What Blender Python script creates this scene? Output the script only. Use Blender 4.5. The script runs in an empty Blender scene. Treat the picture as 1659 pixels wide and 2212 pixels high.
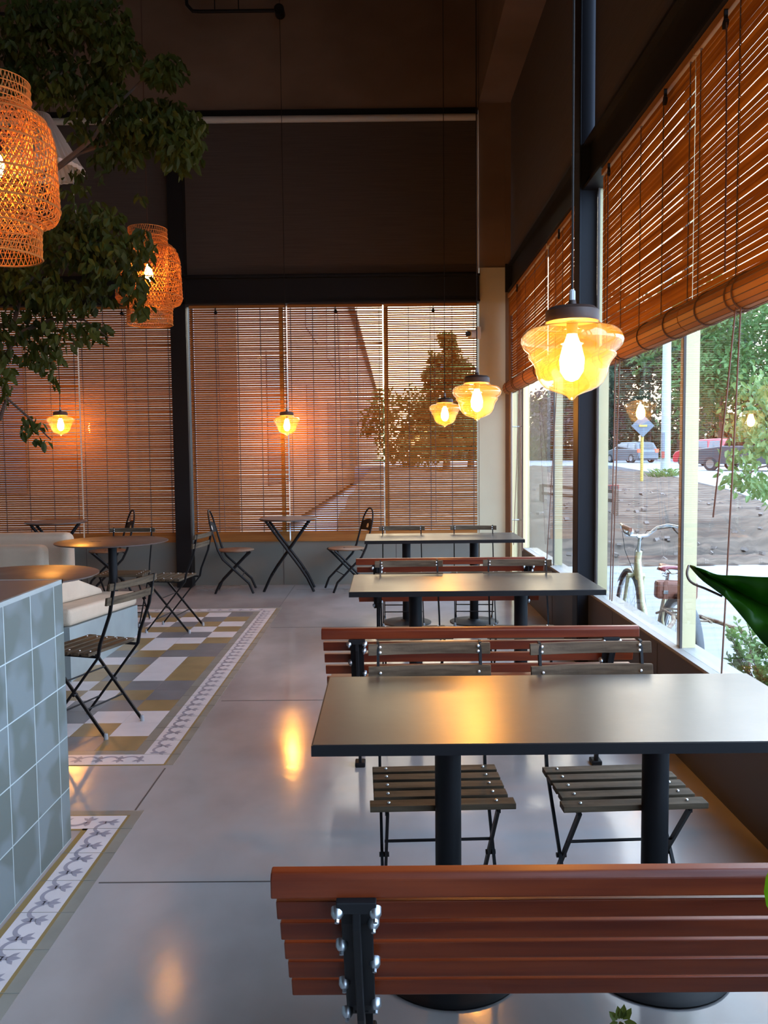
import bpy, math, random
from mathutils import Vector, Matrix
random.seed(7)
C = bpy.context.scene.collection
SC = bpy.context.scene
PI = math.pi

# ------------------------------------------------------------------ camera
CAMZ = 1.45
F = 1790.0
RW = ((0.999948, -0.0095, -0.003715), (0.003066, -0.067444, 0.997718), (-0.009729, -0.997678, -0.067411))
cam = bpy.data.cameras.new('camera')
cam.sensor_fit = 'VERTICAL'; cam.sensor_height = 36.0; cam.lens = F / 2212 * 36
cam.clip_start = 0.02; cam.clip_end = 1000
camo = bpy.data.objects.new('camera', cam); C.objects.link(camo)
M = Matrix(((RW[0][0], -RW[0][1], -RW[0][2], 0), (RW[1][0], -RW[1][1], -RW[1][2], 0),
            (RW[2][0], -RW[2][1], -RW[2][2], CAMZ), (0, 0, 0, 1)))
camo.matrix_world = M
SC.camera = camo

def at(px, py, Y):
    """world point seen at photo pixel (px,py) at distance Y along the room"""
    v = ((px - 829.5) / F, (py - 1106) / F, 1.0)
    w = [sum(RW[i][k] * v[k] for k in range(3)) for i in range(3)]
    t = Y / w[1]
    return Vector((w[0] * t, Y, CAMZ + w[2] * t))

# ------------------------------------------------------------------ exposure, world
SC.view_settings.view_transform = 'Standard'
SC.view_settings.look = 'None'
SC.view_settings.exposure = 1.45
SC.view_settings.gamma = 1.0
SC.view_settings.use_curve_mapping = False
SC.cycles.use_denoising = True
SC.cycles.max_bounces = 10
SC.cycles.diffuse_bounces = 4
SC.cycles.glossy_bounces = 4
SC.cycles.transmission_bounces = 8
SC.cycles.transparent_max_bounces = 24
SC.cycles.sample_clamp_indirect = 6.0
SC.cycles.caustics_reflective = False
SC.cycles.caustics_refractive = False

W = bpy.data.worlds.new('World'); SC.world = W; W.use_nodes = True
wn = W.node_tree.nodes; wl = W.node_tree.links; wn.clear()
SKY = 3.5
wo = wn.new('ShaderNodeOutputWorld'); wb = wn.new('ShaderNodeBackground'); wb.inputs[1].default_value = SKY
tc = wn.new('ShaderNodeTexCoord')
dp = wn.new('ShaderNodeVectorMath'); dp.operation = 'DOT_PRODUCT'; dp.inputs[1].default_value = Vector((0.05, 1, 0.06)).normalized()
wl.new(tc.outputs['Generated'], dp.inputs[0])
rp = wn.new('ShaderNodeValToRGB'); rp.color_ramp.elements[0].position = 0.55; rp.color_ramp.elements[0].color = (0.64, 0.86, 1.24, 1)
rp.color_ramp.elements[1].position = 1.0; rp.color_ramp.elements[1].color = (1.6, 1.2, 0.72, 1)
e = rp.color_ramp.elements.new(0.90); e.color = (0.86, 0.93, 1.06, 1)
wl.new(dp.outputs['Value'], rp.inputs[0]); wl.new(rp.outputs[0], wb.inputs[0]); wl.new(wb.outputs[0], wo.inputs[0])

# ------------------------------------------------------------------ materials
MT = {}
def mat(name, col, rough=0.6, metal=0.0, spec=0.5, vary=0.0, vscale=(8, 8, 8), bump=0.0, bscale=60, col2=None, rvary=0.0, trans=0.0, emit=None, estr=0.0, coat=0.0):
    m = bpy.data.materials.new(name); m.use_nodes = True
    nt = m.node_tree; n = nt.nodes; l = nt.links
    b = n['Principled BSDF']; out = n['Material Output']
    b.inputs['Base Color'].default_value = (*col, 1)
    b.inputs['Roughness'].default_value = rough
    b.inputs['Metallic'].default_value = metal
    b.inputs['Specular IOR Level'].default_value = spec
    if coat: b.inputs['Coat Weight'].default_value = coat; b.inputs['Coat Roughness'].default_value = 0.15
    if emit:
        b.inputs['Emission Color'].default_value = (*emit, 1); b.inputs['Emission Strength'].default_value = estr
    if vary or col2 or rvary or bump:
        t = n.new('ShaderNodeTexCoord')
    if vary or col2 or rvary:
        mp = n.new('ShaderNodeMapping'); mp.inputs['Scale'].default_value = vscale
        nz = n.new('ShaderNodeTexNoise'); nz.inputs['Scale'].default_value = 1.0; nz.inputs['Detail'].default_value = 5
        l.new(t.outputs['Object'], mp.inputs[0]); l.new(mp.outputs[0], nz.inputs['Vector'])
        if vary or col2:
            r = n.new('ShaderNodeValToRGB')
            c2 = col2 if col2 else tuple(min(1, c * (1 + vary)) for c in col)
            c1 = col if col2 else tuple(c * (1 - vary) for c in col)
            r.color_ramp.elements[0].position = 0.35; r.color_ramp.elements[0].color = (*c1, 1)
            r.color_ramp.elements[1].position = 0.65; r.color_ramp.elements[1].color = (*c2, 1)
            l.new(nz.outputs['Fac'], r.inputs[0]); l.new(r.outputs[0], b.inputs['Base Color'])
        if rvary:
            mr = n.new('ShaderNodeMapRange'); mr.inputs[1].default_value = 0.3; mr.inputs[2].default_value = 0.7
            mr.inputs[3].default_value = rough - rvary; mr.inputs[4].default_value = rough + rvary
            l.new(nz.outputs['Fac'], mr.inputs[0]); l.new(mr.outputs[0], b.inputs['Roughness'])
    if bump:
        nb = n.new('ShaderNodeTexNoise'); nb.inputs['Scale'].default_value = bscale; nb.inputs['Detail'].default_value = 4
        l.new(t.outputs['Object'], nb.inputs['Vector'])
        bp = n.new('ShaderNodeBump'); bp.inputs['Strength'].default_value = bump; bp.inputs['Distance'].default_value = 0.01
        l.new(nb.outputs['Fac'], bp.inputs['Height']); l.new(bp.outputs[0], b.inputs['Normal'])
    if trans:
        tr = n.new('ShaderNodeBsdfTranslucent'); mx = n.new('ShaderNodeMixShader'); mx.inputs[0].default_value = trans
        if vary or col2: l.new(r.outputs[0], tr.inputs[0])
        else: tr.inputs[0].default_value = (*col, 1)
        l.new(b.outputs[0], mx.inputs[1]); l.new(tr.outputs[0], mx.inputs[2]); l.new(mx.outputs[0], out.inputs[0])
    MT[name] = m
    return m

def glassmat(name, tint, refl=1.0, rough=0.0, diff=0.0, dcol=(1, 1, 1), facing=False):
    m = bpy.data.materials.new(name); m.use_nodes = True
    nt = m.node_tree; n = nt.nodes; l = nt.links; n.clear()
    out = n.new('ShaderNodeOutputMaterial')
    tr = n.new('ShaderNodeBsdfTransparent'); tr.inputs[0].default_value = (*tint, 1)
    gl = n.new('ShaderNodeBsdfGlossy'); gl.inputs['Roughness'].default_value = rough
    fr = n.new('ShaderNodeFresnel'); fr.inputs['IOR'].default_value = 1.5
    ge = n.new('ShaderNodeNewGeometry'); mi = n.new('ShaderNodeMath'); mi.operation = 'MULTIPLY_ADD'; mi.inputs[1].default_value = 1/1.5-1.5; mi.inputs[2].default_value = 1.5
    l.new(ge.outputs['Backfacing'], mi.inputs[0]); l.new(mi.outputs[0], fr.inputs['IOR'])
    mu = n.new('ShaderNodeMath'); mu.operation = 'MULTIPLY'; mu.use_clamp = True; mu.inputs[1].default_value = refl
    l.new(fr.outputs[0], mu.inputs[0])
    mx = n.new('ShaderNodeMixShader'); l.new(mu.outputs[0], mx.inputs[0])
    base = tr.outputs[0]
    if diff:
        tl = n.new('ShaderNodeBsdfTranslucent'); tl.inputs[0].default_value = (*dcol, 1)
        m2 = n.new('ShaderNodeMixShader'); m2.inputs[0].default_value = diff
        l.new(tr.outputs[0], m2.inputs[1]); l.new(tl.outputs[0], m2.inputs[2]); base = m2.outputs[0]
    l.new(base, mx.inputs[1]); l.new(gl.outputs[0], mx.inputs[2]); l.new(mx.outputs[0], out.inputs[0])
    MT[name] = m
    return m

glassmat('window_glass', (0.93, 0.96, 0.95), 1.15)
glassmat('lamp_glass', (0.99, 0.87, 0.74), 1.6, 0.0, 0.035, (1.0, 0.80, 0.22))
glassmat('car_glass', (0.15, 0.17, 0.18), 2.5, 0.05)

mat('floor_concrete', (0.255, 0.23, 0.22), 0.15, spec=0.45, vscale=(1.3, 0.9, 1), col2=(0.375, 0.35, 0.345), rvary=0.06, bump=0.06, bscale=14)
mat('joint', (0.07, 0.06, 0.055), 0.7)
mat('tile_white', (0.62, 0.59, 0.60), 0.33, vary=0.06, vscale=(6, 6, 6))
mat('tile_ochre', (0.27, 0.19, 0.085), 0.33, vary=0.14, vscale=(5, 5, 5))
mat('tile_grey', (0.165, 0.165, 0.175), 0.33, vary=0.14, vscale=(5, 5, 5))
mat('tile_strip', (0.22, 0.215, 0.185), 0.35, vary=0.12, vscale=(5, 5, 5))
mat('tile_motif', (0.29, 0.28, 0.33), 0.35)
mat('tile_line', (0.24, 0.17, 0.06), 0.4)
mat('wall_concrete', (0.15, 0.088, 0.052), 0.85, vscale=(0.9, 0.9, 1.4), col2=(0.205, 0.125, 0.078), bump=0.25, bscale=5)
mat('wall_low', (0.165, 0.165, 0.14), 0.7, vary=0.08, vscale=(1, 1, 1))
mat('wall_low_brown', (0.060, 0.050, 0.044), 0.6, vary=0.1, vscale=(1, 1, 1))
mat('ceiling', (0.15, 0.095, 0.06), 0.9, vary=0.15, vscale=(0.6, 0.6, 0.6), bump=0.3, bscale=3)
mat('column_cream', (0.50, 0.465, 0.33), 0.75, vary=0.05, vscale=(2, 2, 2), bump=0.1, bscale=20)
mat('mullion_cream', (0.70, 0.59, 0.33), 0.5)
mat('steel_black', (0.006, 0.0055, 0.006), 0.5, spec=0.25)
mat('steel_post', (0.010, 0.012, 0.016), 0.5, spec=0.15)
mat('powder_black', (0.008, 0.008, 0.009), 0.5, spec=0.2)
mat('sill', (0.26, 0.26, 0.25), 0.5)
mat('roller_fabric', (0.07, 0.05, 0.038), 0.9, vscale=(2, 2, 120), vary=0.12)
mat('roller_tube', (0.52, 0.47, 0.38), 0.6)
mat('table_top', (0.017, 0.016, 0.017), 0.31, spec=0.85, vscale=(3, 3, 3), rvary=0.03, bump=0.02, bscale=25)
mat('table_round', (0.090, 0.058, 0.046), 0.36, spec=0.4, rvary=0.05, vscale=(4, 4, 4))
mat('bench_wood', (0.080, 0.011, 0.003), 0.36, spec=0.3, vscale=(2.0, 30, 30), col2=(0.15, 0.026, 0.006), coat=0.08)
mat('chair_wood', (0.042, 0.029, 0.017), 0.6, spec=0.15, vscale=(5, 60, 60), col2=(0.105, 0.076, 0.047), bump=0.12, bscale=40)
mat('seat_brown', (0.16, 0.085, 0.045), 0.4)
mat('rivet', (0.85, 0.85, 0.83), 0.25, metal=0.6)
mat('zinc', (0.42, 0.44, 0.46), 0.38, metal=1.0)
mat('foot_cap', (0.30, 0.31, 0.32), 0.6)
mat('lamp_cap', (0.055, 0.030, 0.022), 0.55)
mat('cord', (0.02, 0.015, 0.012), 0.7)
mat('cord_brown', (0.13, 0.06, 0.035), 0.7)
mat('bulb', (1, 0.8, 0.4), 0.3, emit=(1.0, 0.45, 0.08), estr=165)
mat('bulb_soft', (1, 0.8, 0.4), 0.3, emit=(1.0, 0.43, 0.075), estr=85)
mat('rattan', (0.55, 0.225, 0.05), 0.6, trans=0.2)
mat('blind_slat', (0.27, 0.088, 0.012), 0.6, spec=0.12, vscale=(0.6, 0.6, 43), col2=(0.47, 0.18, 0.032), trans=0.48)
mat('blind_roll', (0.28, 0.105, 0.022), 0.55, spec=0.25, vscale=(0.8, 0.8, 20), col2=(0.40, 0.165, 0.038), trans=0.12)
mat('ladder', (0.10, 0.055, 0.035), 0.8)
mat('counter_tile', (0.17, 0.21, 0.20), 0.45)
mat('counter_top', (0.14, 0.10, 0.085), 0.38, vary=0.1, vscale=(3, 3, 3))
mat('base_teal', (0.27, 0.31, 0.30), 0.5, vary=0.12, vscale=(3, 3, 3))
mat('cushion', (0.52, 0.41, 0.30), 0.9, vary=0.05, vscale=(6, 6, 6), bump=0.2, bscale=200)
mat('cushion_dark', (0.05, 0.04, 0.035), 0.9)
mat('leaf', (0.022, 0.030, 0.004), 0.6, spec=0.2, vscale=(3, 3, 3), col2=(0.058, 0.070, 0.010), trans=0.3)
mat('leaf_big', (0.016, 0.075, 0.003), 0.4, spec=0.25, vscale=(2, 2, 2), col2=(0.026, 0.12, 0.004), trans=0.45)
mat('leaf_edge', (0.10, 0.05, 0.03), 0.5)
mat('leaf_bright', (0.35, 0.62, 0.02), 0.45, trans=0.4)
mat('leaf_shrub', (0.10, 0.19, 0.045), 0.5, vscale=(9, 9, 9), col2=(0.22, 0.33, 0.10), trans=0.3)
mat('bark', (0.085, 0.05, 0.032), 0.85, bump=0.3, bscale=40)
mat('pot', (0.10, 0.09, 0.085), 0.7)
mat('soil', (0.03, 0.02, 0.015), 0.95)
mat('white_plastic', (0.65, 0.65, 0.64), 0.4)
mat('white_shade', (0.78, 0.70, 0.60), 0.6, trans=0.1)
mat('lens_black', (0.01, 0.01, 0.012), 0.1)
mat('mortar', (0.55, 0.60, 0.60), 0.7)
# outside
mat('pavement', (0.23, 0.23, 0.235), 0.8, vscale=(0.7, 6.0, 1), col2=(0.31, 0.31, 0.315), bump=0.15, bscale=6)
mat('asphalt', (0.27, 0.28, 0.30), 0.8, vary=0.05, vscale=(0.3, 0.3, 0.3))
mat('dirt', (0.030, 0.017, 0.009), 0.95, vscale=(0.55, 4.5, 2.5), col2=(0.135, 0.088, 0.058), bump=1.0, bscale=5)
mat('stone', (0.20, 0.155, 0.13), 0.9)
mat('grass', (0.12, 0.17, 0.06), 0.95, vary=0.2, vscale=(0.5, 0.5, 0.5))
mat('tree_green', (0.05, 0.12, 0.025), 0.7, vscale=(0.35, 0.35, 0.35), col2=(0.10, 0.19, 0.05), trans=0.3)
mat('tree_dark', (0.045, 0.075, 0.035), 0.8, vscale=(0.35, 0.35, 0.35), col2=(0.09, 0.125, 0.06), trans=0.15)
mat('tree_mauve', (0.16, 0.09, 0.10), 0.8, vscale=(0.5, 0.5, 0.5), col2=(0.22, 0.15, 0.12), trans=0.25)
mat('tree_olive', (0.12, 0.12, 0.03), 0.8, vscale=(0.5, 0.5, 0.5), col2=(0.20, 0.19, 0.05), trans=0.35)
mat('pole_concrete', (0.46, 0.50, 0.48), 0.8, vary=0.1, vscale=(1, 1, 0.6))
mat('pole_yellow', (0.62, 0.42, 0.08), 0.6)
mat('sign_grey', (0.14, 0.17, 0.20), 0.5)
mat('facade', (0.24, 0.13, 0.075), 0.85, vary=0.06, vscale=(0.3, 0.3, 0.3))
mat('facade_dark', (0.10, 0.065, 0.05), 0.6)
mat('car_silver', (0.16, 0.17, 0.18), 0.3, metal=0.4)
mat('car_red', (0.42, 0.02, 0.03), 0.3, coat=0.5)
mat('car_grey', (0.07, 0.075, 0.08), 0.35, metal=0.3)
mat('tyre', (0.02, 0.02, 0.02), 0.8)
mat('tail_light', (0.7, 0.03, 0.02), 0.4, emit=(1, 0.12, 0.05), estr=1.5)
mat('bike_cream', (0.60, 0.56, 0.34), 0.4, vary=0.1, vscale=(8, 8, 8))
mat('bike_rust', (0.42, 0.34, 0.22), 0.6, vscale=(30, 30, 30), col2=(0.14, 0.06, 0.04))
mat('chrome', (0.75, 0.78, 0.80), 0.18, metal=1.0)
mat('leather', (0.23, 0.09, 0.055), 0.5)
mat('leather_light', (0.62, 0.36, 0.16), 0.5)
mat('saddle', (0.25, 0.035, 0.045), 0.25, coat=0.4)
mat('fence_wood', (0.14, 0.09, 0.06), 0.8)
mat('brick', (0.35, 0.07, 0.05), 0.8)

# counter tile pattern (grout grid in object space: y, z), cloudy bloom on the glaze
def tile_shader():
    m = MT['counter_tile']; nt = m.node_tree; n = nt.nodes; l = nt.links; b = n['Principled BSDF']
    t = n.new('ShaderNodeTexCoord'); sx = n.new('ShaderNodeSeparateXYZ'); l.new(t.outputs['Object'], sx.inputs[0])
    def cell(sock, off):
        a = n.new('ShaderNodeMath'); a.operation = 'ADD'; a.inputs[1].default_value = off; l.new(sock, a.inputs[0])
        d = n.new('ShaderNodeMath'); d.operation = 'DIVIDE'; d.inputs[1].default_value = 0.2; l.new(a.outputs[0], d.inputs[0])
        fl = n.new('ShaderNodeMath'); fl.operation = 'FLOOR'; l.new(d.outputs[0], fl.inputs[0])
        fr = n.new('ShaderNodeMath'); fr.operation = 'FRACT'; l.new(d.outputs[0], fr.inputs[0])
        s = n.new('ShaderNodeMath'); s.operation = 'SUBTRACT'; s.inputs[1].default_value = 0.5; l.new(fr.outputs[0], s.inputs[0])
        ab = n.new('ShaderNodeMath'); ab.operation = 'ABSOLUTE'; l.new(s.outputs[0], ab.inputs[0])
        return fl, ab
    f1, a1 = cell(sx.outputs['Y'], 10.0); f2, a2 = cell(sx.outputs['Z'], 0.0)
    mxx = n.new('ShaderNodeMath'); mxx.operation = 'MAXIMUM'; l.new(a1.outputs[0], mxx.inputs[0]); l.new(a2.outputs[0], mxx.inputs[1])
    gt = n.new('ShaderNodeMath'); gt.operation = 'GREATER_THAN'; gt.inputs[1].default_value = 0.489; l.new(mxx.outputs[0], gt.inputs[0])
    cb = n.new('ShaderNodeCombineXYZ'); l.new(f1.outputs[0], cb.inputs[0]); l.new(f2.outputs[0], cb.inputs[1])
    wn_ = n.new('ShaderNodeTexWhiteNoise'); l.new(cb.outputs[0], wn_.inputs['Vector'])
    ad = n.new('ShaderNodeVectorMath'); ad.operation = 'MULTIPLY_ADD'; l.new(wn_.outputs['Color'], ad.inputs[0]); ad.inputs[1].default_value = (9, 9, 9)
    l.new(t.outputs['Object'], ad.inputs[2])
    nz = n.new('ShaderNodeTexNoise'); nz.inputs['Scale'].default_value = 5.5; nz.inputs['Detail'].default_value = 1.5; l.new(ad.outputs[0], nz.inputs['Vector'])
    r = n.new('ShaderNodeValToRGB'); r.color_ramp.elements[0].position = 0.47; r.color_ramp.elements[0].color = (0.088, 0.110, 0.100, 1)
    r.color_ramp.elements[1].position = 0.56; r.color_ramp.elements[1].color = (0.130, 0.160, 0.163, 1); l.new(nz.outputs['Fac'], r.inputs[0])
    mx = n.new('ShaderNodeMix'); mx.data_type = 'RGBA'; l.new(gt.outputs[0], mx.inputs[0]); l.new(r.outputs[0], mx.inputs[6]); mx.inputs[7].default_value = (0.36, 0.43, 0.43, 1)
    l.new(mx.outputs[2], b.inputs['Base Color'])
tile_shader()

# ------------------------------------------------------------------ mesh builder
class MB:
    def __init__(s): s.v = []; s.f = []; s.m = []
    def add(s, vs, fs, mi=0):
        o = len(s.v); s.v += [tuple(v) for v in vs]
        for f in fs: s.f.append([i + o for i in f]); s.m.append(mi)
        return s
    def box(s, a, b, mi=0, T=None):
        x0, y0, z0 = a; x1, y1, z1 = b
        vs = [Vector(p) for p in ((x0,y0,z0),(x1,y0,z0),(x1,y1,z0),(x0,y1,z0),(x0,y0,z1),(x1,y0,z1),(x1,y1,z1),(x0,y1,z1))]
        if T: vs = [T @ v for v in vs]
        return s.add(vs, [(3,2,1,0),(4,5,6,7),(0,1,5,4),(1,2,6,5),(2,3,7,6),(3,0,4,7)], mi)
    def cbox(s, c, h, mi=0, R=None):
        T = Matrix.Translation(c) @ (R.to_4x4() if R else Matrix.Identity(4))
        return s.box((-h[0], -h[1], -h[2]), h, mi, T)
    def tube(s, pts, r, seg=8, mi=0, cap=True, flat=None, closed=False):
        pts = [Vector(p) for p in pts]; n = len(pts)
        rs = r if isinstance(r, (list, tuple)) else [r] * n
        vs = []; prev = None
        for i, p in enumerate(pts):
            if closed: d = pts[(i + 1) % n] - pts[i - 1]
            elif i == 0: d = pts[1] - p
            elif i == n - 1: d = p - pts[i - 1]
            else: d = (pts[i + 1] - p).normalized() + (p - pts[i - 1]).normalized()
            d.normalize()
            if prev is None:
                u = Vector((0, 0, 1)) if abs(d.z) < 0.9 else Vector((0, 1, 0))
                if flat: u = Vector(flat)
            else: u = prev
            u = (u - d * u.dot(d)).normalized(); prev = u; w = d.cross(u)
            for k in range(seg):
                a = 2 * PI * k / seg
                vs.append(p + (u * math.cos(a) + w * math.sin(a)) * rs[i])
        fs = []
        m = n if closed else n - 1
        for i in range(m):
            j = (i + 1) % n
            for k in range(seg):
                k2 = (k + 1) % seg
                fs.append((i*seg+k, i*seg+k2, j*seg+k2, j*seg+k))
        if cap and not closed:
            fs.append(tuple(range(seg))[::-1]); fs.append(tuple((n-1)*seg+k for k in range(seg)))
        return s.add(vs, fs, mi)
    def bar(s, pts, w, t, side, mi=0):
        """flat bar along a polyline; w along 'side', t across"""
        pts = [Vector(p) for p in pts]; side = Vector(side).normalized(); vs = []; n = len(pts)
        for i, p in enumerate(pts):
            if i == 0: d = pts[1] - p
            elif i == n - 1: d = p - pts[i-1]
            else: d = (pts[i+1] - p).normalized() + (p - pts[i-1]).normalized()
            d.normalize(); nrm = d.cross(side).normalized()
            for a, b in ((-1,-1),(1,-1),(1,1),(-1,1)): vs.append(p + side * (a*w/2) + nrm * (b*t/2))
        fs = [(3,2,1,0), tuple((n-1)*4+k for k in range(4))]
        for i in range(n-1):
            for k in range(4):
                k2 = (k+1) % 4; fs.append((i*4+k, i*4+k2, (i+1)*4+k2, (i+1)*4+k))
        return s.add(vs, fs, mi)
    def lathe(s, prof, c=(0,0,0), seg=32, mi=0, cap=True, axis='z'):
        vs = []; n = len(prof)
        for r, z in prof:
            for k in range(seg):
                a = 2*PI*k/seg
                x, y = r*math.cos(a), r*math.sin(a)
                v = (x, y, z) if axis == 'z' else ((x, z, y) if axis == 'y' else (z, x, y))
                vs.append((c[0]+v[0], c[1]+v[1], c[2]+v[2]))
        fs = []
        for i in range(n-1):
            for k in range(seg):
                k2 = (k+1) % seg; fs.append((i*seg+k, i*seg+k2, (i+1)*seg+k2, (i+1)*seg+k))
        if cap:
            fs.append(tuple(range(seg))[::-1]); fs.append(tuple((n-1)*seg+k for k in range(seg)))
        return s.add(vs, fs, mi)
    def prism(s, poly, a, b, axis='x', mi=0):
        """extrude a 2-D polygon (other two axes in order) from a to b along axis"""
        def P(u, v, w): return {'x': (w, u, v), 'y': (u, w, v), 'z': (u, v, w)}[axis]
        n = len(poly); vs = [P(u, v, a) for u, v in poly] + [P(u, v, b) for u, v in poly]
        fs = [tuple(range(n))[::-1], tuple(range(n, 2*n))] + [(k, (k+1) % n, n+(k+1) % n, n+k) for k in range(n)]
        return s.add(vs, fs, mi)
    def build(s, name, mats, parent=None, smooth=False, bevel=0.0, loc=None, fixn=False):
        me = bpy.data.meshes.new(name); me.from_pydata(s.v, [], s.f)
        if isinstance(mats, str): mats = [mats]
        for m in mats: me.materials.append(MT[m])
        if len(mats) > 1: me.polygons.foreach_set('material_index', s.m)
        if fixn:
            import bmesh
            bm = bmesh.new(); bm.from_mesh(me); bmesh.ops.recalc_face_normals(bm, faces=bm.faces); bm.to_mesh(me); bm.free()
        if smooth:
            me.polygons.foreach_set('use_smooth', [True]*len(me.polygons))
            me.set_sharp_from_angle(angle=math.radians(38))
        me.update()
        o = bpy.data.objects.new(name, me); C.objects.link(o)
        if parent: o.parent = parent
        if loc is not None: o.location = loc
        if bevel:
            bv = o.modifiers.new('bevel', 'BEVEL'); bv.width = bevel; bv.segments = 2; bv.limit_method = 'ANGLE'; bv.angle_limit = 0.6
        return o

def thing(name, label, cat, loc=(0,0,0), rz=0.0, group=None):
    o = bpy.data.objects.new(name, None); C.objects.link(o)
    o.empty_display_size = 0.1; o.location = loc; o.rotation_euler = (0, 0, rz)
    o['label'] = label; o['category'] = cat
    if group: o['group'] = group
    return o
def tag(o, label, cat, group=None, kind=None):
    o['label'] = label; o['category'] = cat
    if group: o['group'] = group
    if kind: o['kind'] = kind
    return o
def struct(o, label=None):
    o['kind'] = 'structure'
    if label: o['label'] = label
    return o
def copy_tree(o, parent=None):
    c = o.copy(); C.objects.link(c)
    if parent: c.parent = parent
    for ch in list(o.children): copy_tree(ch, c)
    return c
def place(src, used, label, loc, rz, group=None):
    o = src if not used else copy_tree(src)
    o.location = loc; o.rotation_euler = (0, 0, rz); o['label'] = label
    if group: o['group'] = group
    return o
def arc(cx, cy, r, a0, a1, n):
    return [(cx + r*math.cos(math.radians(a0+(a1-a0)*i/n)), cy + r*math.sin(math.radians(a0+(a1-a0)*i/n))) for i in range(n+1)]

# ================================================================== THE ROOM
YW = 9.36      # face of the far wall
XW = 1.38      # face of the right wall
XL = -7.0; YB = -4.0; ZC = 6.45
# floor: slab with sawn joints
b = MB(); b.box((XL-.2, YB-.2, -0.2), (1.52, YW+.25, 0))
fl = b.build('floor', ['floor_concrete']); struct(fl, 'polished grey concrete floor with thin sawn joints')
b = MB()
for y in (0.63, 2.745, 4.86, 6.98, 9.0):
    b.box((-1.0 if 1.5 < y < 4 or y > 4 and y < 8 else -1.0, y-.003, 0.0), (XW, y+.003, 0.0012))
b.box((-1.055, 3.33, 0), (-1.048, 3.79, 0.0012))
b.box((-1.055, 7.93, 0), (-1.048, 9.3, 0.0012))
b.build('joint', 'joint', fl)

# tiled carpet set into the floor
XR = -1.073; RN, RF = 3.84, 7.87
def band_x(b, x0, x1, y0, y1, z, mi): b.box((min(x0,x1), min(y0,y1), 0), (max(x0,x1), max(y0,y1), z), mi)
def motif(b, mp, z0, z1, mi):
    """one 0.1 m repeat of the border scroll: an open ring joined to a trefoil; mp maps (along, across) to floor x, y"""
    def poly(pts):
        pts = [mp(*p) for p in pts]; n = len(pts)
        A = sum(pts[i][0]*pts[(i+1) % n][1] - pts[(i+1) % n][0]*pts[i][1] for i in range(n))
        if A < 0: pts = pts[::-1]
        b.add([(x, y, z1) for x, y in pts], [tuple(range(n))], mi)
    o = arc(0.05, 0.066, 0.050, 200, 340, 10); i_ = arc(0.05, 0.066, 0.036, 340, 200, 10)
    for k in range(10):
        poly([o[k], o[k+1], i_[9-k], i_[10-k]])
    for cx in (0.0,):
        poly([(cx-.010, .045), (cx+.010, .045), (cx+.008, .062), (cx-.008, .062)])
        poly([(cx-.008, .060), (cx+.008, .060), (cx+.010, .085), (cx, .104), (cx-.010, .085)])
        poly([(cx+.006, .062), (cx+.022, .072), (cx+.030, .090), (cx+.012, .084)])
        poly([(cx-.006, .062), (cx-.012, .084), (cx-.030, .090), (cx-.022, .072)])
        poly([(cx-.012, .030), (cx, .014), (cx+.012, .030), (cx+.008, .048), (cx-.008, .048)])
b = MB(); XI = -3.6
BW = 0.13
b.box((XI, RN, 0), (XR, RN+BW, .0016), 0); b.box((XI, RF-BW, 0), (XR, RF, .0016), 0); b.box((XR-BW, RN+BW, 0), (XR, RF-BW, .0016), 0)
# thin ochre/grey edge and inner strip
b.box((XI, RN-.012, 0), (XR, RN, .0012), 5); b.box((XR, RN-.012, 0), (XR+.012, RF+.012, .0012), 5)
b.box((XR+.012, RN-.012, 0), (XR+.05, RF+.05, .0010), 3); b.box((XI, RF, 0), (XR+.012, RF+.05, .0010), 3)
b.box((XI, RN+BW, 0), (XR-BW-.055, RN+BW+.055, .0014), 3); b.box((XR-BW-.055, RN+BW, 0), (XR-BW, RF-BW, .0014), 3)
b.box((XI, RF-BW-.055, 0), (XR-BW-.055, RF-BW, .0014), 3)
for k in range(38):
    y = RN+BW+.02+.1*k
    if y < RF-.12: motif(b, lambda a, c, y=y: (XR-BW+0.006+c, y+a), 0, .0021, 4)
for k in range(26):
    x = XR-BW-.1*k
    motif(b, lambda a, c, x=x: (x-a, RN+BW-.006-c), 0, .0021, 4)
    motif(b, lambda a, c, x=x: (x-a, RF-BW+.006+c), 0, .0021, 4)
for k in range(20): b.box((XR-BW-.055, RN+.2*k+.13, 0), (XR+.05, RN+.2*k+.1315, .0024), 3)
rows = ["OGO", "WOW", "WWG", "OGG", "GOWO", "GGOW", "OWGO", "OWOO", "OWGWG", "GGOGO", "GOWO", "OWWO", "WGGW", "OWOO", "WOGW", "OGWO", "GWOG"]
x0 = XR-BW-.055; y0 = RN+BW+.055; rnd = random.Random(3)
ny = 17; ty = (RF-BW-.055-y0)/ny; tx = 0.208
for j in range(ny):
    for i in range(12):
        ch = rows[j][i] if i < len(rows[j]) else rnd.choice('WOG')
        b.box((x0-tx*(i+1)+.001, y0+ty*j+.001, 0), (x0-tx*i-.001, y0+ty*(j+1)-.001, .0014), {'W':0,'O':1,'G':2}[ch])
struct(b.build('trim_1', ['tile_white','tile_ochre','tile_grey','tile_strip','tile_motif','tile_line']), 'carpet of white, ochre and grey cement tiles with patterned border')
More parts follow.
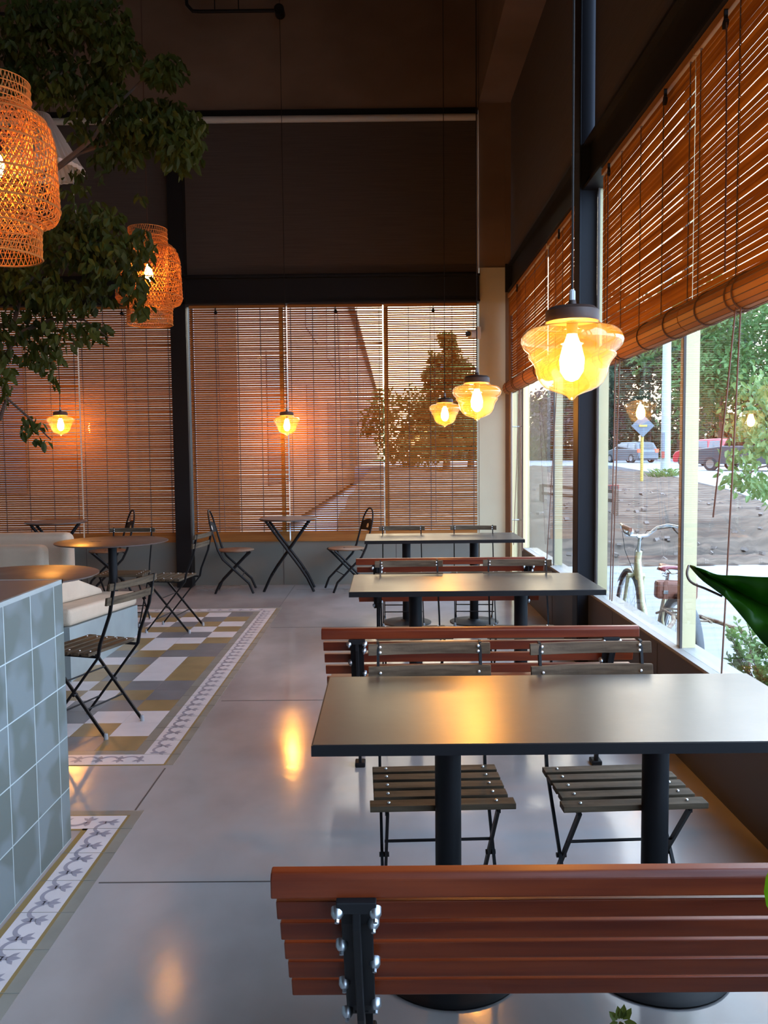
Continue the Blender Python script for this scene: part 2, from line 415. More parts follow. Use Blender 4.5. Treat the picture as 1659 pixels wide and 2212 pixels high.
# second border along the counter
b = MB(); xa, xb, yt = -1.185, -1.068, 3.275
b.box((xa, -3, 0), (xb, yt-.117, .0016), 0); b.box((-2.6, yt-.117, 0), (xb, yt, .0016), 0)
b.box((xa-.022, -3, 0), (xa, yt-.117, .0012), 5); b.box((xb, -3, 0), (xb+.012, yt+.005, .0012), 5)
b.box((-2.6, yt, 0), (xb+.012, yt+.008, .0012), 5); b.box((-2.6, yt-.13, 0), (xa, yt-.117, .0012), 5)
b.box((xb+.012, -3, 0), (xb+.055, yt+.05, .0010), 3); b.box((-2.6, yt+.008, 0), (xb+.012, yt+.05, .0010), 3)
for k in range(40):
    y = yt-.06-.1*k; motif(b, lambda a, c, y=y: (xa+.004+c, y-a), 0, .0021, 4)
for k in range(8):
    x = xa-.02-.1*k; motif(b, lambda a, c, x=x: (x-a, yt-.117+.006+c), 0, .0021, 4)
for k in range(20): b.box((xa-.022, yt-.117-.2*k, 0), (xb+.055, yt-.1155-.2*k, .0024), 3)
b.box((-1.385, yt-.117, 0), (-1.3835, yt, .0024), 3)
struct(b.build('trim_2', ['tile_white','tile_ochre','tile_grey','tile_strip','tile_motif','tile_line']), 'patterned tile border at the foot of the counter')

# ceiling
b = MB(); b.box((XL-.2, YB-.2, ZC), (XW+.3, YW+.3, ZC+.2))
struct(b.build('ceiling', 'ceiling'), 'dark concrete ceiling')
# far wall: low parapet, upper concrete
b = MB(); b.box((XL, YW, 0), (1.04, YW+.16, 0.50)); b.box((XL, YW, 5.225), (1.04, YW+.3, ZC))
wf = b.build('wall_far', ['wall_concrete']); struct(wf, 'far wall')
b = MB(); b.box((XL, YW-.006, 0.0), (1.04, YW+.002, 0.50))
b.build('panel', 'wall_low', wf)
b = MB()
for x in (-3.42, -1.18, 0.1): b.box((x-.003, YW-.008, 0.0), (x+.003, YW-.0055, .5))
b.build('joint', 'joint', wf)
# upper black I-beam (transom) across the far wall
b = MB(); b.box((XL, YW-.16, 3.13), (1.04, YW+.02, 3.15)); b.box((XL, YW-.10, 3.15), (1.04, YW+.02, 3.42)); b.box((XL, YW-.16, 3.41), (1.04, YW+.02, 3.43))
struct(b.build('trim_3', 'steel_black'), 'black steel beam above the far windows')
b = MB(); b.box((XL, YW-.03, 5.16), (1.03, YW+.02, 5.24))
struct(b.build('trim_4', 'steel_black'), 'black rail under the concrete lintel')
# far posts
for x0_, nm in ((-2.36, 'trim_5'), (-6.2, 'trim_6')):
    b = MB(); b.box((x0_, YW-.16, 0), (x0_+.02, YW+.02, 5.2)); b.box((x0_+.15, YW-.16, 0), (x0_+.17, YW+.02, 5.2)); b.box((x0_+.02, YW-.16, 0), (x0_+.15, YW-.14, 5.2))
    struct(b.build(nm, 'steel_black'), 'black steel post in the far window wall')
# concrete corner column and beam
b = MB(); b.box((1.045, YW-.02, 0), (1.335, YW+.3, 3.52)); struct(b.build('trim_7', 'column_cream'), 'cream plastered corner column')
b = MB(); b.box((1.045, YW+.01, 3.52), (1.335, YW+.3, 5.30)); struct(b.build('trim_8', 'wall_concrete'), 'upper part of the corner column, its shade coloured in brown')  # dimmer light up here is put into the colour as brown concrete
b = MB(); b.box((1.045, YB, 5.30), (1.345, YW+.3, ZC)); struct(b.build('trim_9', 'wall_concrete'), 'concrete beam along the window side')
# right wall: parapet, sill, black beam, big post
YD = 8.42
b = MB(); b.box((XW, YB, 0), (1.52, YD, 0.485)); wr = b.build('wall_right', 'wall_low_brown'); struct(wr, 'low brown wall under the side windows')
b = MB()
for y in (8.0, 6.9, 5.05, 4.2, 2.6, 2.0): b.box((XW-.002, y-.002, 0), (XW+.002, y+.002, .48))
b.build('joint', 'joint', wr)
b = MB(); b.box((XW+.005, YB, .485), (1.53, YD, .50)); b.build('sill', 'sill', wr)
b = MB(); b.box((1.345, YB, 5.3), (1.50, YW+.3, ZC)); struct(b.build('trim_14', 'wall_concrete'), 'concrete wall above the side windows')
b = MB(); b.box((1.326, YB, 3.205), (1.46, 9.12, 3.225)); b.box((1.37, YB, 3.225), (1.40, 9.12, 3.50)); b.box((1.326, YB, 3.485), (1.46, 9.12, 3.505)); b.box((1.30, 9.10, 3.205), (1.46, 9.12, 3.505))
struct(b.build('trim_10', 'steel_black'), 'black steel beam above the side windows')
b = MB(); b.box((1.31, 5.66, 0), (1.425, 5.80, 5.3)); b.box((1.302, 5.655, 0), (1.314, 5.805, 5.3))
struct(b.build('trim_11', 'steel_post', bevel=.004), 'dark blue-black steel post between side windows')
b = MB(); b.box((1.31, -.2, 0), (1.425, -.06, 5.3)); struct(b.build('trim_12', 'steel_post'), 'dark steel post')
b = MB(); b.box((1.336, YW+.0, 0), (1.56, YW+.3, 5.3)); b.box((1.46, 8.42, 3.2), (1.56, YW, 5.3)); struct(b.build('trim_13', 'wall_concrete'), 'corner infill beside the column')
# glazing
b = MB(); b.box((1.424, YB, .5), (1.430, YD, 3.22)); w1 = b.build('window_1', 'window_glass'); struct(w1, 'tall side window glazing')
for y in (-3.0, -1.2, .6, 2.3, 4.00, 5.625, 7.08):
    b = MB(); b.box((1.433, y, .5), (1.50, y+.07, 3.22)); b.build('mullion', 'mullion_cream', w1)
    b = MB(); b.box((1.419, y-.012, .5), (1.431, y-.002, 3.22)); b.build('glazing_seal', 'joint', w1)
b = MB(); b.box((XL, YW+.08, .5), (1.04, YW+.086, 3.15)); w2 = b.build('window_2', 'window_glass'); struct(w2, 'far window glazing behind the bamboo blinds')
for x in (-5.0, -1.2, -.02):
    b = MB(); b.box((x, YW+.09, .5), (x+.05, YW+.14, 3.15)); b.build('mullion', 'mullion_cream', w2)
b = MB(); b.box((-2.19, YW+.05, .5), (-2.165, YW+.12, 3.15)); b.build('frame', 'sill', w2)
# glass door at the far end of the side wall
d1 = MB(); d1.box((1.39, 8.45, 0), (1.45, 8.52, 3.2)); d1.box((1.39, 9.20, 0), (1.45, 9.34, 3.2)); d1.box((1.39, 8.45, 3.14), (1.45, 9.34, 3.2)); d1.box((1.39, 8.45, 0), (1.45, 9.34, .08))
d1 = d1.build('door_1', 'mullion_cream'); struct(d1, 'cream framed glass door in the far corner')
b = MB(); b.box((1.415, 8.52, .08), (1.421, 9.20, 3.14)); b.build('glass', 'window_glass', d1)
b = MB(); b.tube([(1.33, 8.91, .63), (1.33, 8.91, 2.92)], .019, 14); hd = b.build('door_handle', 'seat_brown', d1, smooth=True)
b = MB()
for z in (.75, 1.75, 2.6): b.tube([(1.33, 8.91, z), (1.418, 8.91, z)], .008, 8)
b.build('handle_bracket', 'chrome', hd)
b = MB(); b.box((1.385, 8.46, 1.20), (1.412, 8.56, 1.30)); b.build('lock', 'leather', d1)
b = MB(); b.box((1.38, 8.455, 0), (1.39, 8.475, 3.2)); b.build('seal', 'joint', d1)
b = MB(); b.box((1.345, YD+.02, -.0), (1.50, 9.38, .004)); b.build('threshold', 'sill', d1)
# side window upper shades' backing: opaque wall strips over the door zone
# left and back walls (behind / beside the camera)
b = MB(); b.box((XL-.2, YB, 0), (XL, YW+.3, ZC))
struct(b.build('wall_left', 'wall_concrete'), 'left wall')
b = MB(); b.box((XL, YB-.2, 0), (1.5, YB, ZC))
struct(b.build('wall_back', 'wall_concrete'), 'wall behind the camera')

# ================================================================== roller shades over the upper windows
def roller(label, T, w, z0, z1, tube_):
    t = thing('roller_shade', label, 'shade', T.translation, 0, 'dark roller shades over the upper windows')
    t.matrix_world = T
    b = MB(); b.box((0, 0, z0), (w, .006, z1)); b.build('fabric', 'roller_fabric', t)
    b = MB(); b.box((0, -.012, z0), (w, .014, z0+.03)); b.build('bottom_bar', 'steel_black', t)
    if tube_:
        b = MB(); b.tube([(0, -.03, z1-.035), (w, -.03, z1-.035)], .036, 16); b.build('roller_tube', 'roller_tube', t, smooth=True)
        b = MB(); b.box((w+.006, -.01, z0), (w+.022, .012, z1)); b.build('side_channel', 'roller_tube', t)
    return t
roller('wide dark roller shade lowered over the upper far window beside the column', Matrix.Translation((-2.20, YW-.03, 0)), 3.215, 3.44, 5.16, True)
roller('dark roller shade over the upper far window behind the tree, left of the black post', Matrix.Translation((-6.0, YW-.03, 0)), 3.62, 3.44, 5.16, True)
RR = Matrix.Rotation(-PI/2, 4, 'Z')
roller('dark shade panel on the upper side window between the column and the post', Matrix.Translation((1.395, 9.33, 0)) @ RR, 3.5, 3.51, 5.3, False)
roller('dark shade panel on the upper side window at top right, nearest the camera', Matrix.Translation((1.395, 5.63, 0)) @ RR, 5.6, 3.51, 5.3, False)

# ================================================================== bamboo blinds
def blind(label, T, w, ztop, zbot, pitch, sw, rolled, group, cordx, cord_to, roll_r=.06, seed=1):
    """local x along the width, y away from the room, z up"""
    r = random.Random(seed)
    t = thing('bamboo_blind', label, 'blind', (0,0,0), 0, group); t.matrix_world = T
    b = MB(); b.box((0, -.012, ztop-.035), (w, .018, ztop)); b.build('headrail', 'blind_roll', t)
    b = MB(); z = ztop-.045
    zend = zbot + (roll_r*1.3 if rolled else .105)
    while z > zend:
        j = r.uniform(-.0006, .0006); a = r.uniform(-.004, .004)
        b.add([(0, 0, z-sw+j), (w, 0, z-sw+j+a), (w, .0022, z-sw+j+a), (0, .0022, z-sw+j), (0, 0, z+j), (w, 0, z+j+a), (w, .0022, z+j+a), (0, .0022, z+j)],
              [(3,2,1,0),(4,5,6,7),(0,1,5,4),(1,2,6,5),(2,3,7,6),(3,0,4,7)])
        z -= pitch
    b.build('slats', 'blind_slat', t)
    nl = 5
    for k in range(nl):
        x = w*(.035 + .93*k/(nl-1))
        b = MB(); b.box((x-.0035, -.003, zend), (x+.0035, -.0008, ztop-.03)); b.box((x-.0035, .003, zend), (x+.0035, .005, ztop-.03))
        b.build('ladder_tape', 'ladder', t)
    if rolled:
        b = MB(); n = 16; zc = zbot+roll_r
        pr = [(math.cos(2*PI*k/n)*roll_r, zc+math.sin(2*PI*k/n)*roll_r) for k in range(n)]
        b.prism(pr, 0, w, 'x', 0)
        for k in range(n):
            y_, z_ = pr[k]; b.tube([(0, y_*1.0, z_), (w, y_*1.0, z_)], .0022, 4, 1)
        for s_ in (0, w):
            for rr in (.75, .5, .25):
                b.tube([(s_ + (-.002 if s_ == 0 else .002), math.cos(2*PI*k/16)*roll_r*rr, zc+math.sin(2*PI*k/16)*roll_r*rr) for k in range(16)], .003, 4, 1, closed=True)
        rl = b.build('roll', ['blind_roll', 'ladder'], t, fixn=True)
        for x in (w*.12, w*.30, w*.34, w*.62, w*.88):
            b = MB(); b.tube([(x+.012*math.sin(2*PI*k/20), math.cos(2*PI*k/20)*(roll_r+.003), zc+math.sin(2*PI*k/20)*(roll_r+.003)) for k in range(20)], .0032, 6, 0, closed=True)
            b.build('tie_cord', 'ladder', rl)
    else:
        b = MB()
        for k in range(6): b.box((0, -.004, zbot+k*.0176), (w, .004, zbot+k*.0176+.0168))
        b.build('bottom_slats', 'blind_roll', t)
    for cx in cordx:
        b = MB(); b.lathe([(.012, -.006), (.020, -.006), (.020, .006), (.012, .006)], (cx, -.02, ztop-.085), 12, 0, True, 'y'); b.box((cx-.004, -.026, ztop-.085), (cx+.004, -.012, ztop-.03))
        b.build('pulley', 'steel_black', t)
    for (xa_, za_, xb_, zb_) in cord_to:
        b = MB(); b.tube([(xa_, -.024, za_), (xa_*.5+xb_*.5, -.055, (za_+zb_)/2), (xb_, -.05 if not rolled else -.09, zb_)], .0035, 6)
        b.build('pull_cord', 'cord_brown', t)
    return t
FY = YW-.05
FG = 'bamboo slat blinds hanging closed over the far windows'
zt, zb = 3.135, .50
far = [(-2.175, 1.075, 'far bamboo blind just right of the black post, behind the round bistro table', [.30], [(.31, zt-.09, .36, .62)]),
       (-1.088, 1.055, 'middle far bamboo blind between the post and the corner column', [.54], [(.56, zt-.09, .60, 1.0)]),
       (-.020, 1.035, 'far bamboo blind next to the cream corner column and security camera', [.55], [(.56, zt-.09, .57, .70)]),
       (-3.415, 1.035, 'far bamboo blind left of the black post, behind the curved-back chair', [.5], [(.50, zt-.09, .53, .62)]),
       (-4.60, 1.17, 'leftmost far bamboo blind, behind the tree branches', [.6], [])]
for i, (x, w, lab, cx, ct) in enumerate(far):
    blind(lab, Matrix.Translation((x, FY, 0)), w, zt, zb, .0245, .0172, False, FG, cx, ct, seed=i+1)
SG = 'bamboo blinds half rolled up on the side windows'
zts = 3.20
blind('half-rolled side bamboo blind just right of the dark post', Matrix.Translation((1.355, 5.25, 0)) @ RR, 1.53, zts, 1.985, .0275, .0249, True, SG, [.20, 1.2], [(.20, zts-.09, .45, 2.05), (.49, 2.05, .61, .62), (.40, 2.05, .57, .62)], .066, 11)
blind('half-rolled side bamboo blind at top right, nearest the camera', Matrix.Translation((1.355, 3.71, 0)) @ RR, 1.70, zts, 1.985, .0275, .0249, True, SG, [.36], [(.38, zts-.09, .57, 2.12), (.57, 2.12, .60, .55), (.54, 2.12, .50, 1.2)], .066, 12)
blind('half-rolled side bamboo blind at the glass door, left of the dark post, far half', Matrix.Translation((1.355, 9.22, 0)) @ RR, 2.20, zts, 2.115, .0275, .0249, True, SG, [.7], [(.9, 2.2, 1.5, .55), (.9, 2.2, .95, .55)], .07, 13)
blind('side bamboo blind pressed against the dark post on its left side, behind the nearest lamp', Matrix.Translation((1.355, 6.98, 0)) @ RR, 1.12, zts, 2.06, .0275, .0249, True, SG, [.5], [(.5, 2.1, .42, .55)], .066, 14)

# ================================================================== tables
def make_table():
    t = thing('dining_table', '', 'table')
    b = MB(); b.box((-.665, -.315, .722), (.665, .315, .7485), 1); b.box((-.661, -.311, .7485), (.661, .311, .75), 0); b.build('table_top', ['table_top', 'powder_black'], t)
    for x in (-.31, .275):
        b = MB(); b.tube([(x, 0, .012), (x, 0, .722)], .037, 28); lg = b.build('column_leg', 'powder_black', t, smooth=True)
        b = MB(); b.lathe([(.21, 0), (.212, .006), (.20, .012), (.06, .018), (.045, .03)], (x, 0, 0), 48); b.build('base_plate', 'powder_black', t, smooth=True)
        b = MB(); b.box((x-.05, -.22, .714), (x+.05, .22, .7225)); b.build('mounting_plate', 'powder_black', t)
    return t
TG = 'black rectangular dining tables by the side windows'
tb = make_table()
for i, (y, lab) in enumerate(((2.285, 'nearest black rectangular table, large in front with two round columns'),
                              (4.56, 'middle black rectangular table with the warm lamp glow on its top'),
                              (7.15, 'farthest black rectangular table, close to the corner column'))):
    place(tb, i, lab, (.475+(.0 if i == 0 else -.012 if i == 1 else .0), y, 0), 0, TG)

# ================================================================== benches
def make_bench():
    t = thing('slatted_bench', '', 'bench')
    L = 1.385
    # back slats, stepped; local x from 0 to L, y=0 at top edge of the back
    b = MB(); b.prism([(-.012, .654), (.034, .654), (.034, .692), (.014, .702), (-.005, .700), (-.012, .69)], 0, L, 'x'); b.build('top_rail', 'bench_wood', t, bevel=.003)
    for k in range(5):
        y, z, ins = .010+.036*k, .637-.061*k, .006+.002*k
        b = MB(); b.prism([(y, z), (y+.012, z-.041), (y+.040, z-.041), (y+.028, z)], ins, L-ins, 'x'); b.build('back_slat', 'bench_wood', t, bevel=.003)
    for k in range(4):
        y = .262+.078*k; b = MB(); b.box((.008, y, .352), (L-.008, y+.064, .376)); b.build('seat_slat', 'bench_wood', t, bevel=.003)
    for x in (.155, L-.125):
        b = MB()
        # flat bracket lying on the slats with an upright rib
        b.bar([(x, -.012, .650), (x, .006, .600), (x, .150, .345), (x, .19, .300)], .058, .007, (1, 0, 0))
        b.bar([(x, -.012, .655), (x, -.010, .61), (x, .135, .34), (x, .205, .25), (x, .225, .0)], .014, .036, (1, 0, 0))
        b.box((x-.036, -.03, .634), (x+.036, -.006, .656))
        b.bar([(x, .17, .32), (x, .36, .342), (x, .56, .342)], .030, .018, (1, 0, 0))
        b.bar([(x, .54, .345), (x, .55, .28), (x, .53, .0)], .030, .026, (1, 0, 0))
        lg = b.build('leg_frame', 'powder_black', t, bevel=.002)
        b = MB(); b.box((x-.024, .20, 0), (x+.024, .265, .022)); b.box((x-.024, .50, 0), (x+.024, .56, .022)); b.build('foot', 'powder_black', lg, bevel=.005)
        for sx, y, z in ((-.034, -.012, .634), (.034, -.012, .634), (.030, .014, .600), (-.030, .045, .540), (.030, .085, .480), (-.030, .115, .420), (.030, .150, .352), (-.028, .165, .325)):
            b = MB()
            n = Vector((0, -.8, -.6)) if z < .64 else Vector((0, -1, 0))
            p = Vector((x+sx, y-.016, z)); b.tube([p+n*-.012, p, p+n*.006, p+n*.010], [.0115, .0115, .008, .003], 14); b.tube([p+n*.006, p+n*.015], .0045, 6)
            b.build('bolt', 'zinc', lg, smooth=True)
    return t
BG = 'red-brown slatted park benches at the dining tables'
bn = make_bench()
for i, (x, y, lab) in enumerate(((-.217, 1.455, 'nearest red-brown slatted bench with its back to the camera, in the bottom foreground'),
                                 (-.292, 3.575, 'middle red-brown slatted bench between the first and second black tables'),
                                 (-.232, 6.035, 'farthest red-brown slatted bench between the second and third black tables'))):
    place(bn, i, lab, (x, y, 0), 0, BG)

# ================================================================== wooden bistro chairs
def make_bistro():
    t = thing('bistro_chair', '', 'chair')
    w = .205
    ys = (-.165, -.100, -.035, .030, .095)
    for k, y in enumerate(ys):
        b = MB(); ww = w+.004 if k == 0 else w-.008
        b.box((-ww, y-.024, .438), (ww, y+.022, .455), 0)
        for x in (-.155, .155): b.lathe([(.0055, .455), (.005, .458), (.002, .4595)], (x, y, 0), 8, 1)
        b.build('seat_slat', ['chair_wood', 'rivet'], t, bevel=.002)
    for (y, z, h, rv) in ((.258, .802, .0185, 2), (.240, .728, .0205, 1)):
        b = MB(); n = 8
        fr = []; 
        for i in range(n+1):
            x = -w+.41*i/n; cy = .016*(1-(x/w)**2)
            fr += [(x, y-.010+cy, z-h), (x, y+.004+cy, z-h), (x, y+.010+cy, z+h), (x, y-.004+cy, z+h)]
        fs = [(0,1,2,3)] + [(n*4+3, n*4+2, n*4+1, n*4)]
        for i in range(n):
            for k in range(4): k2 = (k+1) % 4; fs.append((i*4+k, i*4+4+k, i*4+4+k2, i*4+k2))
        b.add(fr, fs, 0)
        for x in (-.165, .165):
            for dz in ((-.009, .009) if rv == 2 else (0,)):
                b.lathe([(.0055, 0), (.0048, -.003), (.002, -.0042)], (x, y-.003, z+dz), 10, 1, True, 'y')
        b.build('back_slat', ['chair_wood', 'rivet'], t, bevel=.0015, fixn=True)
    for s in (-1, 1):
        x = .172*s
        b = MB(); b.bar([(x, .268, .825), (x, .235, .66), (x, .170, .50), (x, .155, .43), (x, -.19, .012)], .018, .009, (0, 1, .2)); b.build('back_leg', 'powder_black', t)
        b = MB(); b.bar([(x-.013*s, -.175, .432), (x-.013*s, .175, .012)], .018, .009, (0, 1, .2)); b.build('front_leg', 'powder_black', t)
        b = MB(); b.box((x-.010*s-.004, -.18, .424), (x-.010*s+.004, .15, .438)); b.build('seat_rail', 'powder_black', t)
        for (fx, fy) in ((x, -.19), (x-.013*s, .178)):
            b = MB(); b.lathe([(.011, 0), (.012, .004), (.010, .026), (.008, .032)], (fx, fy, 0), 10); b.build('foot_cap', 'foot_cap', t, smooth=True)
    for (y, z) in ((.060, .145), (-.105, .115), (-.055, .29)):
        b = MB(); b.tube([(-.165, y, z), (.165, y, z)], .0048, 8); b.build('stretcher', 'powder_black', t)
    b = MB()
    for s in (-1, 1): b.tube([(.150*s, .0, .222), (.180*s, .0, .222)], .008, 8)
    b.build('pivot_bolt', 'powder_black', t)
    return t
CG = 'folding wooden slat bistro chairs'
ch = make_bistro()
R_ = math.radians
spots = [((.146, 2.49, 0), R_(2), 'wooden slat folding chair on the left behind the nearest black table'),
         ((.690, 2.48, 0), R_(3), 'wooden slat folding chair on the right behind the nearest black table, turned slightly'),
         ((.141, 4.69, 0), R_(3), 'wooden slat folding chair on the left behind the middle black table'),
         ((.765, 4.69, 0), R_(-3), 'wooden slat folding chair on the right behind the middle black table, with strong wood grain'),
         ((.131, 7.14, 0), R_(0), 'wooden slat folding chair on the left behind the farthest black table'),
         ((.752, 7.13, 0), R_(-4), 'wooden slat folding chair on the right behind the farthest black table'),
         ((-1.585, 4.40, 0), R_(-108), 'wooden slat folding chair beside the tiled counter, its back turned to the aisle'),
         ((-1.80, 6.95, 0), R_(-98), 'wooden slat folding chair seen side-on at the right of the round pedestal table'),
         ((-2.31, 7.22, 0), R_(0), 'wooden slat folding chair facing the camera behind the round pedestal table')]
for i, (loc, rz, lab) in enumerate(spots): place(ch, i, lab, loc, rz, CG)

# ================================================================== curved-back metal chairs
def make_metal():
    t = thing('metal_chair', '', 'chair')
    # faces -y ; back at +y
    b = MB(); pts = []
    top = [(.185*math.cos(a), .0, .185*math.sin(a)) for a in [PI*k/14 for k in range(15)]]
    base_l = [(-.185, -.215, .0), (-.185, -.17, .11), (-.185, .10, .37), (-.185, .15, .47), (-.185, .215, .70)]
    base_r = [(-x, y, z) for x, y, z in base_l]
    archp = [(x*1.0, .215+.045*(z/.185), .70+z) for x, _, z in top]
    path = base_r + archp[1:-1] + base_l[::-1]
    b.tube(path, [.0125]*4 + [.009]*(len(path)-8) + [.0125]*4, 8); b.build('back_frame', 'powder_black', t, smooth=True)
    for s in (-1, 1):
        b = MB(); x = .160*s; b.tube([(x, -.19, .445), (x, -.13, .39), (x, .14, .11), (x, .19, .0)], .0125, 8); b.build('leg', 'powder_black', t, smooth=True)
    b = MB(); n = 10; vs = []
    for i in range(n+1):
        x = -.178+.356*i/n; cy = .03*(1-(x/.178)**2)
        for dy in (0, .006):
            vs += [(x, .198+cy+dy, .640), (x, .225+cy+dy, .735 + .03*(1-(x/.178)**2))]
    fs = []
    for i in range(n):
        o = i*4; fs += [(o, o+4, o+5, o+1), (o+2, o+3, o+7, o+6), (o+1, o+5, o+7, o+3), (o, o+2, o+6, o+4)]
    b.add(vs, fs); bp = b.build('back_plate', 'powder_black', t, fixn=True)
    b = MB()
    for fy in (-1, 1):
        yy = .2345 if fy > 0 else .232
        off = .013 if fy > 0 else -.0035
        b.add([(-.03, yy+off-.008, .672), (.03, yy+off-.008, .672), (.036, yy+off+.001, .700), (.012, yy+off+.004, .722), (-.034, yy+off+.002, .708)], [(0,1,2,3,4) if fy < 0 else (4,3,2,1,0)], 0)
    b.build('emblem', 'white_plastic', bp)
    b = MB(); b.lathe([(.19, .442), (.198, .448), (.198, .455), (.19, .459)], (0, -.02, 0), 32); b.build('seat', 'seat_brown', t, smooth=True)
    b = MB(); b.box((-.03, -.045, .4595), (.012, -.030, .4605)); b.box((-.005, -.055, .4595), (.03, -.045, .4605)); b.build('seat_slot', 'joint', t)
    b = MB()
    for y, z in ((.10, .15), (-.10, .19), (-.15, .435), (.12, .435)): b.tube([(-.17, y, z), (.17, y, z)], .005, 6)
    b.build('stretcher', 'powder_black', t)
    return t
MG = 'black metal folding chairs with curved tube backs'
mc = make_metal()
for i, (loc, rz, lab) in enumerate((((-1.665, 8.93, 0), R_(95), 'curved-back metal chair left of the round bistro table, facing right'),
                                    ((-.43, 8.98, 0), R_(-72), 'curved-back metal chair right of the round bistro table, with white emblem on its plate'),
                                    ((-3.02, 8.95, 0), R_(-62), 'curved-back metal chair behind the round pedestal table, left of the black post'))):
    place(mc, i, lab, loc, rz, MG)

# ================================================================== round tables
def make_bistro_table():
    t = thing('bistro_table', '', 'table')
    b = MB(); b.lathe([(.30, .770), (.315, .776), (.315, .786), (.31, .790)], (0,0,0), 48); b.build('table_top', 'table_round', t, smooth=True)
    for k, (y, s) in enumerate(((-.15, 1), (-.11, -1), (.15, 1), (.11, -1))):
        b = MB(); b.tube([(-.235*s, y, .77), (.13*s, y, .26), (.20*s, y, .15), (.27*s, y+.0, 0)], .0145, 8); b.build('leg', 'powder_black', t, smooth=True)
    b = MB()
    for x in (.165, -.165): b.tube([(x, -.15, .20), (x, .15, .20)], .008, 6)
    b.tube([(0, -.16, .445), (0, .16, .445)], .008, 6); b.build('stretcher', 'powder_black', t)
    return t
bt = make_bistro_table()
place(bt, 0, 'small round bistro table with crossed legs between two metal chairs', (-1.075, 8.98, 0), R_(4), 'small round bistro tables with crossed legs')
place(bt, 1, 'small round bistro table with crossed legs at the far left, behind the sofa', (-3.53, 8.80, 0), R_(16), 'small round bistro tables with crossed legs')
def round_table(x, y, lab, mark, r=.465):
    t = thing('round_table', lab, 'table', (x, y, 0), 0, 'round brown pedestal tables')
    b = MB(); b.lathe([(r-.01, .738), (r, .742), (r, .748), (r-.004, .750)], (0,0,0), 64); tp = b.build('table_top', 'table_round', t, smooth=True)
    b = MB(); b.tube([(0, 0, .01), (0, 0, .74)], .037, 24); b.build('column_leg', 'powder_black', t, smooth=True)
    b = MB(); b.lathe([(.21, 0), (.212, .006), (.20, .012), (.045, .022)], (0,0,0), 40); b.build('base_plate', 'powder_black', t, smooth=True)
    if mark:
        b = MB(); b.box((-.19, -.03, .7502), (-.10, -.02, .7515)); b.box((-.16, -.05, .7502), (-.145, .0, .7512)); b.box((-.13, -.03, .7502), (-.09, .0, .7512)); b.build('scratch_mark', 'joint', tp)
round_table(-2.345, 7.02, 'round brown pedestal table in the middle of the lounge, a dark mark on its top', True)
round_table(-2.245, 5.0, 'round brown pedestal table just behind the tiled counter, cut by the left edge', False)

# ================================================================== tiled counter
ct = thing('tiled_counter', 'grey-green tiled counter with dark top in the left foreground', 'counter', (0, 0, 0))
b = MB(); b.box((-3.2, -2.2, 0), (-1.222, 3.08, .985)); b.build('body', 'counter_tile', ct)
b = MB(); b.box((-3.195, -2.195, .985), (-1.232, 3.075, 1.0)); b.build('counter_top', 'counter_top', ct)
b = MB(); b.box((-1.232, -2.2, .985), (-1.220, 3.082, 1.001)); b.box((-3.2, 3.072, .985), (-1.220, 3.082, 1.001)); b.build('edge_trim', 'base_teal', ct)

# ================================================================== banquette
sf = thing('banquette', 'low teal-grey masonry banquette with cream seat and back cushions', 'sofa', (0, 0, 0))
xF = -2.065
b = MB(); b.prism([(5.3, 0), (6.755, 0), (6.755, .245), (5.3, .36)], -3.3, xF, 'x'); b.build('base', 'base_teal', sf)
def cushion(name, prof, x0_, x1_, m, par, r=.04):
    b = MB(); b.prism(prof, x0_, x1_, 'x'); o = b.build(name, m, par, smooth=False, fixn=True)
    bv = o.modifiers.new('round', 'BEVEL'); bv.width = r; bv.segments = 4; bv.limit_method = 'ANGLE'; bv.angle_limit = .5
    o.data.polygons.foreach_set('use_smooth', [True]*len(o.data.polygons))
    return o
cushion('seat_cushion', [(5.31, .362), (6.74, .250), (6.74, .365), (5.31, .477)], -3.28, xF+.005, 'cushion', sf, .03)
cushion('seat_cushion', [(5.38, .475), (6.5, .387), (6.44, .44), (5.9, .60), (5.38, .62)], -3.2, xF-.18, 'cushion', sf, .03)
b = MB()
so = thing('sofa', 'cream upholstered sofa back at the left edge behind the pedestal tables', 'sofa', (-3.32, 7.5, 0))
def rbox(name, a, bb, m, par, r):
    q = MB(); q.box(a, bb); o = q.build(name, m, par)
    bv = o.modifiers.new('round', 'BEVEL'); bv.width = r; bv.segments = 5
    o.data.polygons.foreach_set('use_smooth', [True]*6); return o
rbox('armrest', (-.9, -.55, .05), (.40, -.36, .72), 'cushion', so, .06)
rbox('backrest', (-.9, -.05, .05), (.43, .16, .78), 'cushion', so, .07)
rbox('seat_cushion', (-.9, -.36, .05), (.36, -.05, .42), 'cushion', so, .05)
q = MB()
for x in (-.8, .3):
    for y in (-.5, .1): q.box((x-.02, y-.02, 0), (x+.02, y+.02, .06))
q.build('foot', 'powder_black', so)

